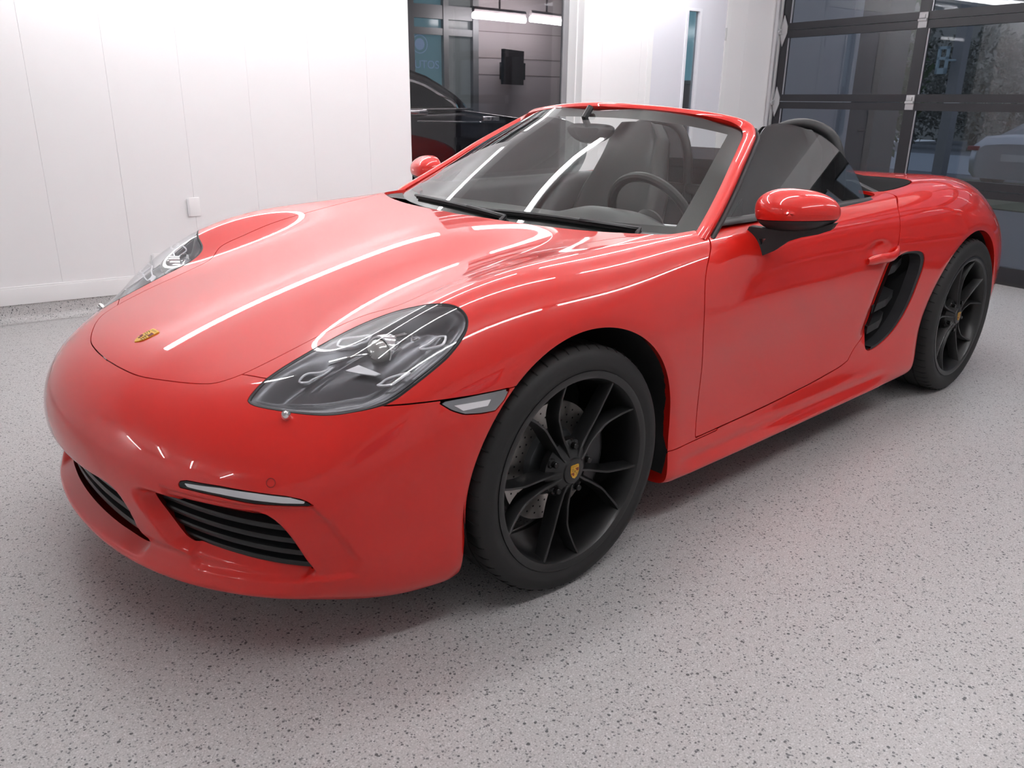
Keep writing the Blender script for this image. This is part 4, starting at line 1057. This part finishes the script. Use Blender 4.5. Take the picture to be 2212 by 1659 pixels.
# dashboard lofted across
prof = [(-.40, .845), (-.52, .868), (-.62, .872), (-.70, .866), (-.75, .845), (-.765, .80), (-.76, .74), (-.72, .66), (-.66, .55), (-.60, .45)]
Y = np.linspace(-.71, .71, 49)
def dash_p(x, z, y):
    hb = math.exp(-((y-.37)/.20)**4)*smooth01(np.array((-x-.48)/.2))*(1 if z > .78 else 0); k = 1-.10*(abs(y)/.71)**2
    return (x*k if x < -.5 else x-.12*(abs(y)/.71)**2, y, z+.040*hb)
dsh = part(MB().grid([[dash_p(x, z, y) for y in Y] for x, z in spline(prof, 30)]).build('dashboard', leather, None, True, 70))
cc_ = MB(); cc_.grid([[(x, y, z) for y in (-.13, -.11, .11, .13)] for x, z in ((-.70, .70), (-.80, .62), (-1.0, .545), (-1.3, .52), (-1.6, .50), (-1.84, .50))]); cc_.box((-1.84, -.13, .22), (-.66, .13, .50)); part(cc_.build('centre_console', leather))
part(MB().tube([(-.95, 0, .55), (-.95, 0, .64)], .012, 10).build('gear_lever', leather))
# steering wheel
sw = np.array((-.865, .37, .845)); ax = np.array((-.90, 0, .43)); ax /= np.linalg.norm(ax); e1 = np.array((0, 1., 0)); e2 = np.cross(ax, e1)
if e2[2] < 0: e2 = -e2
swo = part(MB().tube([sw+.175*(e1*math.cos(t)+e2*math.sin(t)) for t in np.linspace(0, 2*math.pi, 48, endpoint=False)], .0165, 10, closed=True, up=tuple(ax)).build('steering_wheel', leather))
m = MB()
for t in (0, math.pi, -math.pi/2): m.tube([sw-ax*.02+.03*(e1*math.cos(t)+e2*math.sin(t)), sw+.172*(e1*math.cos(t)+e2*math.sin(t))], [.022, .014], 8, flat=.5)
m.build('wheel_spokes', mat('spoke_silver', (.35, .35, .36), .3, .8), swo)
hbm = MB().lathe([(.0001, .012), (.045, .008), (.058, -.01), (.05, -.04)], 'z', 24); place(hbm, sw, e1, e2, ax).build('horn_pad', leather, swo)
MB().tube([sw-ax*.02, sw-ax*.16], .035, 12).build('steering_column', black_plastic, swo)
# seats
def seat(yc):
    S = np.linspace(0, 1, 26)
    back = spline([(-1.33, .42), (-1.44, .50), (-1.52, .66), (-1.60, .84), (-1.655, .97), (-1.69, 1.08), (-1.70, 1.145)], 26)
    wdt = np.interp(S, [0, .2, .45, .62, .72, .82, .93, 1], [.22, .245, .25, .235, .20, .175, .155, .10]); thk = np.interp(S, [0, .5, .75, 1], [.07, .065, .05, .03])
    P = []
    for (x, z), w, t in zip(back, wdt, thk):
        ring = []
        for k in range(28):
            a = 2*math.pi*k/28; c, s = math.cos(a), math.sin(a); yy = w*np.sign(c)*abs(c)**.6; xx = t*np.sign(s)*abs(s)**.7
            bol = .035*smooth01(np.array((abs(yy)/w-.6)/.3)) if s > 0 else 0
            ring.append((x+xx+bol, yc+yy, z+xx*.35))
        P.append(ring+[ring[0]])
    m = MB(); m.grid(np.array(P)); m.add(P[-1][:-1], [tuple(range(28))]); m.add(P[0][:-1], [tuple(range(28))])
    st = part(m.build('seat', leather, None, True, 60)); st['label'] = 'black leather sports seat'
    q = MB(); Pq = []
    for x in np.linspace(-1.48, -.98, 12):
        f_ = (x+1.48)/.5; ring = []
        for k in range(24):
            a = 2*math.pi*k/24; c, s = math.cos(a), math.sin(a); yy = .25*np.sign(c)*abs(c)**.5; zz_ = .07*np.sign(s)*abs(s)**.6
            ring.append((x, yc+yy*(1-.06*f_), .40+.05*f_+zz_*(1 if f_ < .85 else .7)+(.035*smooth01(np.array((abs(yy)/.25-.65)/.3)) if s > 0 else 0)))
        Pq.append(ring+[ring[0]])
    q.grid(np.array(Pq)); q.add(Pq[0][:-1], [tuple(range(24))]); q.add(Pq[-1][:-1], [tuple(range(24))]); q.build('seat_cushion', leather, st)
for yc in (.37, -.37):
    seat(yc)
    pts = spline([(-1.80, yc-.20, .80), (-1.80, yc-.185, 1.02), (-1.80, yc-.13, 1.125), (-1.80, yc, 1.165), (-1.80, yc+.13, 1.125), (-1.80, yc+.185, 1.02), (-1.80, yc+.20, .80)], 40)
    part(MB().tube(pts, .021, 12, up=(1, 0, 0)).build('roll_hoop', black_plastic))
# wind deflector between and inside the hoops
defl_m = glass('deflector_mesh', (.35, .35, .36), .6, .3, 1.4)
for yc in (.37, -.37):
    q = [(-1.812, yc+dy, z) for dy, z in ((-.19, .85), (.19, .85), (.175, 1.02), (.125, 1.115), (0, 1.15), (-.125, 1.115), (-.175, 1.02))]
    part(MB().add(q+[(x-.004, y, z) for x, y, z in q], [tuple(range(7)), tuple(range(13, 6, -1))]).build('hoop_mesh', mat('hoop_net', (.03, .03, .03), .7, alpha=.72), None, False))
part(MB().add([(-1.815, -.18, .86), (-1.815, .18, .86), (-1.815, .18, 1.05), (-1.815, -.18, 1.05), (-1.819, -.18, .86), (-1.819, .18, .86), (-1.819, .18, 1.05), (-1.819, -.18, 1.05)], [(0, 1, 2, 3), (7, 6, 5, 4)]).build('wind_deflector', defl_m, None, False))
part(MB().prism([(-.71, .80), (.71, .80), (.71, .915), (.60, .955), (.15, .955), (-.15, .955), (-.60, .955), (-.71, .915)], -1.87, -1.825, lambda u, v, h: (h, u, v)).build('rear_bulkhead', leather, None, True, 40, .012))
part(MB().box((-1.86, -.70, .84), (-1.78, .70, .885)).build('rear_shelf', carpet, None, True, 40, .01))
# ------------------------------------------------------------------ next room seen through the window
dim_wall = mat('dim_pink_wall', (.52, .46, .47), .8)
NU = -3.0
nx = RB()
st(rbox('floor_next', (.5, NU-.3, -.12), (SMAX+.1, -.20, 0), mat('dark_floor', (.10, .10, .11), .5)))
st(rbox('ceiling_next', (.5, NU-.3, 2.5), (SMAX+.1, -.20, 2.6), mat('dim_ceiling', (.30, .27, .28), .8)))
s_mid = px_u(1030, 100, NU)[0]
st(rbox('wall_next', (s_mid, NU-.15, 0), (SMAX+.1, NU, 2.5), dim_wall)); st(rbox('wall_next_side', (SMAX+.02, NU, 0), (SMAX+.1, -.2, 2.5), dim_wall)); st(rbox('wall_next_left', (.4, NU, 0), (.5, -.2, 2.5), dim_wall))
w4 = st(RB().box((SMAX+.012, -2.4, 1.42), (SMAX+.02, -.5, 1.46)).box((SMAX+.012, -2.4, 2.3), (SMAX+.02, -.5, 2.34)).box((SMAX+.012, -1.40, 1.46), (SMAX+.02, -1.36, 2.3)).build('window_4', alu, None, False))
rbox('window_pane', (SMAX+.014, -2.4, 1.46), (SMAX+.019, -.5, 2.3), mat('teal_glow_pane', (.10, .18, .22), .15, emit=(.16, .30, .36), emit_s=.8), w4)  # added glowing pane, gives the narrow door light its teal tone
rbox_lines = RB()
for yy in (75, 130, 165):
    z = px_u(1150, yy, NU)[2]; rbox_lines.box((s_mid, NU, z), (SMAX, NU+.004, z+.008))
st(rbox_lines.build('trim_3', mat('wall_groove', (.24, .20, .20), .8), None, False))
# shop front glazing at the left
sf = empty('shop_front', RW(s_mid-1, NU, 0)); tag(sf, 'grey framed shop front glazing in the next room', 'glazing'); sfi = Matrix.Translation(tuple(-np.array(sf.location)))
def sfp(o): o.parent = sf; o.matrix_parent_inverse = sfi; return o
teal = mat('evening_pane', (.06, .11, .13), .15, emit=(.10, .22, .27), emit_s=.55)  # emission puts the evening sky light into the panes
for (xa, xb) in ((955, 966), (1018, 1030), (880, 892)):
    a, b_ = px_u(xa, 100, NU)[0], px_u(xb, 100, NU)[0]; sfp(rbox('mullion', (a, NU-.06, 0), (b_, NU+.04, 2.5), alu))
for (ya, yb) in ((10, 40), (60, 75)):
    z1, z0 = px_u(930, ya, NU)[2], px_u(930, yb, NU)[2]; a, b_ = px_u(880, 50, NU)[0], px_u(1030, 50, NU)[0]; sfp(rbox('transom', (a-2, NU-.05, z0), (b_, NU+.03, z1), alu))
sfp(rbox('glazing_pane', (px_u(880, 50, NU)[0]-2, NU-.03, 0), (px_u(956, 50, NU)[0], NU-.02, 2.5), teal))
sfp(rbox('glazing_pane', (px_u(966, 50, NU)[0], NU-.03, 0), (px_u(1020, 50, NU)[0], NU-.02, 2.5), mat('evening_pane_grey', (.12, .13, .13), .2, emit=(.20, .23, .24), emit_s=.35)))
c = px_u(908, 95, NU); rr = abs(px_u(925, 95, NU)[0]-c[0])
lg_ = RB(); kk = 40
def disc(mb, r, u, mi): mb.add([(c[0]+r*math.cos(2*math.pi*i/kk), u, c[2]+r*math.sin(2*math.pi*i/kk)) for i in range(kk)], [tuple(range(kk))], mi)
lg_.lathe([(rr*.90, NU-.015), (rr, NU-.015)], 'y', 40, c=(c[0], 0, c[2])); disc(lg_, rr*.62, NU-.016, 0)
sfp(lg_.build('window_logo', mat('logo_blue', (.16, .24, .38), .5, emit=(.16, .24, .38), emit_s=.5), None, False))
txt = bpy.data.curves.new('sign_letters', 'FONT'); txt.body = 'AUTOS'; txt.size = .115; txt.extrude = .002; to = bpy.data.objects.new('sign_letters', txt); COL.objects.link(to)
q = px_u(884, 146, NU+.02); to.matrix_world = Matrix(((RT[0], 0, RU[0], RW(q[0], NU-.012, q[2])[0]), (RT[1], 0, RU[1], RW(q[0], NU-.012, q[2])[1]), (0, 1, 0, q[2]), (0, 0, 0, 1)))
txt.materials.append(MATS['logo_blue'])
dg_ = bpy.context.evaluated_depsgraph_get(); tme = bpy.data.meshes.new_from_object(to.evaluated_get(dg_)); tmw = to.matrix_world.copy(); bpy.data.objects.remove(to)
to = bpy.data.objects.new('sign_letters', tme); COL.objects.link(to); tme.transform(tmw); sfp(to)
# wall TV, angled on its bracket
a, b_ = px_u(1077, 110, NU+.25), px_u(1146, 105, NU+.25); zt, zb = px_u(1110, 108, NU+.25)[2], px_u(1110, 183, NU+.25)[2]
tv = empty('wall_television', RW(b_[0], NU, zb)); tag(tv, 'black flat television angled out from the dim wall beyond the window', 'television'); tvi = Matrix.Translation(tuple(-np.array(tv.location)))
for mb, nm, m in ((RB().prism([(a[0], NU+.36), (b_[0], NU+.12), (b_[0]-.015, NU+.09), (a[0]-.015, NU+.33)], zb, zt, lambda u, v, h: (u, v, h)), 'screen', mat('tv_black', (.02, .02, .024), .25)),
                  (RB().box((b_[0]-.25, NU, (zb+zt)/2-.12), (b_[0]+.08, NU+.03, (zb+zt)/2+.06)), 'wall_plate', black_plastic), (RB().tube([(b_[0]-.1, NU+.02, (zb+zt)/2), ((a[0]+b_[0])/2, NU+.22, (zb+zt)/2)], .02, 8), 'bracket_arm', black_plastic)):
    o = mb.build(nm, m, None, True, 30); o.parent = tv; o.matrix_parent_inverse = tvi
# strip lamps of the next room
nl = mat('next_tube_glow', (1, 1, 1), .4, emit=(1, .98, .98), emit_s=22.0)
for (p0, p1), lab in ((((1022, 33), (1134, 44)), 'glowing strip light beyond the window above the angled television'), (((1146, 41), (1214, 49)), 'glowing strip light beyond the window close to the grey window frame')):
    A, B = px_u(*p0, -2.55), px_u(*p1, -2.55)
    o = empty('strip_light', RW(*((np.array(A)+np.array(B))/2))); tag(o, lab, 'light'); inv = Matrix.Translation(tuple(-np.array(o.location)))
    for mb, nm, m in ((RB().tube([A, B], .030, 10), 'tube', nl), (RB().tube([(A[0], A[1], A[2]+.06), (B[0], B[1], B[2]+.06)], .03, 6), 'housing', dim_wall), (RB().tube([((A[0]+B[0])/2, (A[1]+B[1])/2, A[2]+.05), ((A[0]+B[0])/2, (A[1]+B[1])/2, 2.502)], .01, 6), 'hanger', dim_wall)):
        q = mb.build(nm, m, None, True, 50); q.parent = o; q.matrix_parent_inverse = inv
# dark SUV
SU = -.75; sw_ = 1.80
def sp(px, py): q = px_u(px, py, SU); return (q[0], q[2])
suv = empty('parked_suv', RW(sp(1000, 300)[0], SU-.9, 0)); tag(suv, 'black sport utility vehicle with chrome window trim beyond the window', 'car'); svi = Matrix.Translation(tuple(-np.array(suv.location)))
def svp(o): o.parent = suv; o.matrix_parent_inverse = svi; return o
suv_m = mat('suv_black', (.012, .012, .016), .25, 0, 1, .03); sgl = mat('suv_glass', (.015, .017, .022), .08)
sb = sp(1020, 226)[0]
low = [(sb-2.0, .45), (sb-2.05, 1.02), (sb-1.8, 1.10), (sb-.1, 1.17), (sb+.9, 1.06), (sb+1.10, .95), (sb+1.15, .5), (sb+1.05, .30), (sb-1.95, .30)]
svp(RB().prism(low, SU, SU-sw_, lambda u, z, h: (u, h, z)).build('suv_body', suv_m, None, True, 35, .06, seg=4))
roof = [sp(1022, 226), sp(1000, 205), sp(965, 180), sp(935, 162), sp(900, 149), sp(870, 143)]; x0 = roof[-1][0]
cab = [(sb+.05, 1.12)]+roof+[(x0-.35, roof[-1][1]+.01), (x0-.8, roof[-1][1]-.05), (x0-1.1, 1.12)]
svp(RB().prism(cab, SU-.10, SU-sw_+.10, lambda u, z, h: (u, h, z)).build('suv_cabin', suv_m, None, True, 35, .05, seg=3))
gl_ = [(a_-.04 if i else a_-.10, b_-.07) for i, (a_, b_) in enumerate(roof)]; gw = [(gl_[0][0]-.02, 1.19)]+gl_[1:]+[(x0-.7, roof[-1][1]-.10), (x0-.8, 1.19)]
svp(RB().prism(gw, SU-.085, SU-.10, lambda u, z, h: (u, h, z)).build('suv_side_glass', sgl, None, False))
tr = [(u, SU-.08, z) for u, z in gl_[::-1]]; svp(RB().tube(spline(tr, 30), .018, 6).build('chrome_trim', chrome_bg := mat('chrome_bg', (.85, .85, .85), .08, 1)))
svp(RB().tube([(sb-1.6, SU+.006, 1.155), (sb+.0, SU+.006, 1.175)], .010, 6).build('chrome_trim', chrome_bg))
for px in (897, 1053):
    q = sp(px, 243 if px < 950 else 256); svp(RB().box((q[0]-.06, SU-.005, q[1]-.018), (q[0]+.10, SU+.03, q[1]+.018)).build('suv_handle', chrome_bg, None, True, 30, .008))
for a, b_ in (((900, 262), (1045, 264)),): svp(RB().tube([(sp(*a)[0], SU+.004, sp(*a)[1]), (sp(*b_)[0], SU+.004, sp(*b_)[1])], .008, 6).build('chrome_trim', chrome_bg))
for xx in (sb+.45, sb-1.3): svp(RB().lathe([(.0001, SU+.0), (.22, SU-.01), (.36, SU-.02), (.37, SU-.06), (.37, SU-.24)], 'y', 36, c=(xx, 0, .37)).build('suv_wheel', tyre_rub2 := mat('suv_tyre', (.02, .02, .02), .6)))
# ------------------------------------------------------------------ outside the glazed garage door
asph = mat('asphalt', (.20, .21, .23), .8)
OX = SMAX
st(rbox('ground', (OX+.14, -14, -.35), (60, 40, -.06), asph))
st(rbox('ground_grass', (OX+5.2, -12, -.07), (OX+9.5, 38, -.045), mat('verge_grass', (.16, .17, .10), .9)))
st(rbox('ground_road', (OX+10.5, -14, -.07), (OX+17, 38, -.045), mat('road_grey', (.40, .43, .48), .8)))
st(rbox('wall_outside', (OX+2.6, -6.0, -.06), (OX+2.75, px_s(1832, 140, OX+2.6)[1], 3.6), mat('outside_panel', (.50, .49, .50), .6)))
q0, q1 = px_s(1832, 140, OX+3.4)[1], px_s(1905, 140, OX+3.4)[1]
st(rbox('wall_outside_pier', (OX+3.4, q0-1.4, -.06), (OX+3.9, q1, 3.6), mat('outside_dark', (.07, .075, .085), .6)))
# posts and sign
def post(px, d, w, h, m, label):
    u = px_s(px, 220, OX+d)[1]; o = rbox('lamp_post', (OX+d-w/2, u-w/2, -.06), (OX+d+w/2, u+w/2, h), m); tag(o, label, 'post'); return u
u_ = post(2056, 9.8, .20, 4.5, mat('post_grey', (.36, .35, .36), .6), 'pale grey roadside post with a pale blue sign outside the garage door')
sgn_o = RB(); sz1, sz0 = px_s(2040, 100, OX+9.5)[2], px_s(2030, 160, OX+9.5)[2]; su0, su1 = px_s(2023, 130, OX+9.5)[1], px_s(2046, 130, OX+9.5)[1]
for a, b_ in (((su0, sz0), (su0+.05*(su1-su0)*4, sz1)), ((su1-.2*(su1-su0), sz0), (su1, sz1)), ((su0, sz0), (su1, sz0+.22*(sz1-sz0))), ((su0, sz1-.1*(sz1-sz0)), (su1, sz1)), ((su0, sz0+.52*(sz1-sz0)), (su1, sz0+.62*(sz1-sz0)))): sgn_o.box((OX+9.5, a[0], a[1]), (OX+9.55, b_[0], b_[1]))
sgn_o.tube([(OX+9.52, su1-.02, (sz0+sz1)/2), (OX+9.75, u_, (sz0+sz1)/2)], .02, 6)
so = sgn_o.build('post_sign', mat('sign_pale_blue', (.55, .68, .74), .5), None, False); so.parent = bpy.data.objects['lamp_post']
# hedge of foliage clumps beyond
def foliage(name, c, r, nleaf, m, seed, label):
    rnd = random.Random(seed); mb = RB()
    for i in range(nleaf):
        th, ph = rnd.uniform(0, 2*math.pi), math.acos(rnd.uniform(-1, 1)); k = rnd.uniform(.55, 1)
        p_ = np.array((c[0]+r[0]*k*math.sin(ph)*math.cos(th), c[1]+r[1]*k*math.sin(ph)*math.sin(th), c[2]+r[2]*k*math.cos(ph)))
        d1 = np.array([rnd.uniform(-1, 1) for _ in range(3)]); d1 /= np.linalg.norm(d1)+1e-6; d2 = np.cross(d1, [rnd.uniform(-1, 1) for _ in range(3)]); d2 /= np.linalg.norm(d2)+1e-6; s_ = rnd.uniform(.05, .12)
        mb.add([p_-d1*s_, p_+d2*s_*.5, p_+d1*s_, p_-d2*s_*.5], [(0, 1, 2, 3)])
    o = empty(name, RW(c[0], c[1], -.06)); tag(o, label, 'tree', 'trees outside the garage door'); inv = Matrix.Translation(tuple(-np.array(o.location)))
    q = mb.build('foliage', m, None, False); q['kind'] = 'stuff'; q.parent = o; q.matrix_parent_inverse = inv
    q = RB().tube([(c[0], c[1], -.06), (c[0], c[1], c[2])], [.14, .08], 8).build('trunk', mat('bark', (.10, .08, .06), .9), None); q.parent = o; q.matrix_parent_inverse = inv
grn = mat('leaf_green', (.07, .12, .05), .6); gry = mat('leaf_grey_green', (.20, .205, .18), .9)
st(RB().prism([(OX+27, -.06), (OX+29, 5.5), (OX+34, 9.0), (OX+40, -.06)], -30, 50, lambda u, v, h: (u, h, v)).build('ground_bank', mat('bank_scrub', (.30, .295, .27), .9), None, False))
u1 = px_s(1925, 120, OX+6)[1]; foliage('bushy_tree', (OX+6, u1-.1, 1.7), (.7, .7, 1.3), 900, grn, 3, 'dark green bushy tree beside the outside pier')
for i, (px, d) in enumerate(((1985, 20), (2062, 24), (2130, 20), (2205, 24), (1912, 24))):
    uu_ = px_s(px, 150, OX+d)[1]; foliage('roadside_tree', (OX+d, uu_, 1.9), (1.1, 1.0, 1.9), 1600, gry, 10+i, 'grey green roadside tree across the road outside')
# silver car parked outside, seen from behind
def silver_car():
    d = 8.0; u0 = px_s(2083, 330, OX+d)[1]; W_ = 1.78; uc = u0+W_/2; root = empty('silver_car', RW(OX+d+1.9, uc, -.05)); tag(root, 'silver low sports car parked outside seen from behind', 'car'); inv = Matrix.Translation(tuple(-np.array(root.location)))
    def pp(o): o.parent = root; o.matrix_parent_inverse = inv; return o
    sil = mat('silver_paint', (.45, .48, .54), .3, .6, 1, .05)
    secs = []
    for x, hw, zt, zs in ((0, .70, .72, .62), (.06, .82, .80, .66), (.25, .87, .86, .72), (.7, .89, .88, .76), (1.4, .88, .86, .74), (2.4, .87, .84, .70), (3.3, .86, .78, .64), (3.9, .80, .66, .55), (4.2, .62, .52, .45)):
        secs.append([(OX+d+x, uc+k*hw, z-.05) for k, z in ((-.86, .16), (-.97, .25), (-1, .45), (-.97, zs), (-.80, zt-.03), (-.4, zt), (0, zt+.005), (.4, zt), (.80, zt-.03), (.97, zs), (1, .45), (.97, .25), (.86, .16))])
    m = RB(); m.grid(np.array(secs)); m.add(secs[0], [tuple(range(13))]); m.add(secs[-1], [tuple(range(12, -1, -1))]); pp(m.build('car_body', sil, None, True, 50))
    secs = []
    for x, hw, zt in ((.35, .55, .86), (.8, .60, 1.06), (1.3, .58, 1.18), (1.8, .57, 1.20), (2.3, .60, 1.10), (2.9, .66, .84)): secs.append([(OX+d+x, uc+k*hw*(1.18 if abs(k) == 1 else 1), z-.05) for k, z in ((-1, .80), (-.95, (zt+.84)/2), (-.75, zt-.04), (0, zt), (.75, zt-.04), (.95, (zt+.84)/2), (1, .80))])
    m = RB(); m.grid(np.array(secs)); pp(m.build('car_roof', mat('silver_glass', (.10, .12, .15), .08), None, True, 60))
    for k in (-1, 1):
        pp(RB().box((OX+d-.01, uc+k*.74-.11, .60-.05), (OX+d+.08, uc+k*.74+.09, .67-.05)).build('tail_light', mat('tail_red', (.35, .02, .03), .3), None, True, 30, .015))
        for x in (.85, 3.2): pp(RB().lathe([(.0001, 0), (.22, .005*k), (.32, 0), (.325, -.03*k), (.325, -.22*k)], 'y', 28, c=(OX+d+x, uc+k*.88, .325-.05)).build('car_wheel', tyre_rub2))
    pp(RB().box((OX+d-.02, uc-.26, .40), (OX+d+.01, uc+.26, .51)).build('number_plate', mat('plate_pale', (.6, .62, .65), .5), None, False))
silver_car()
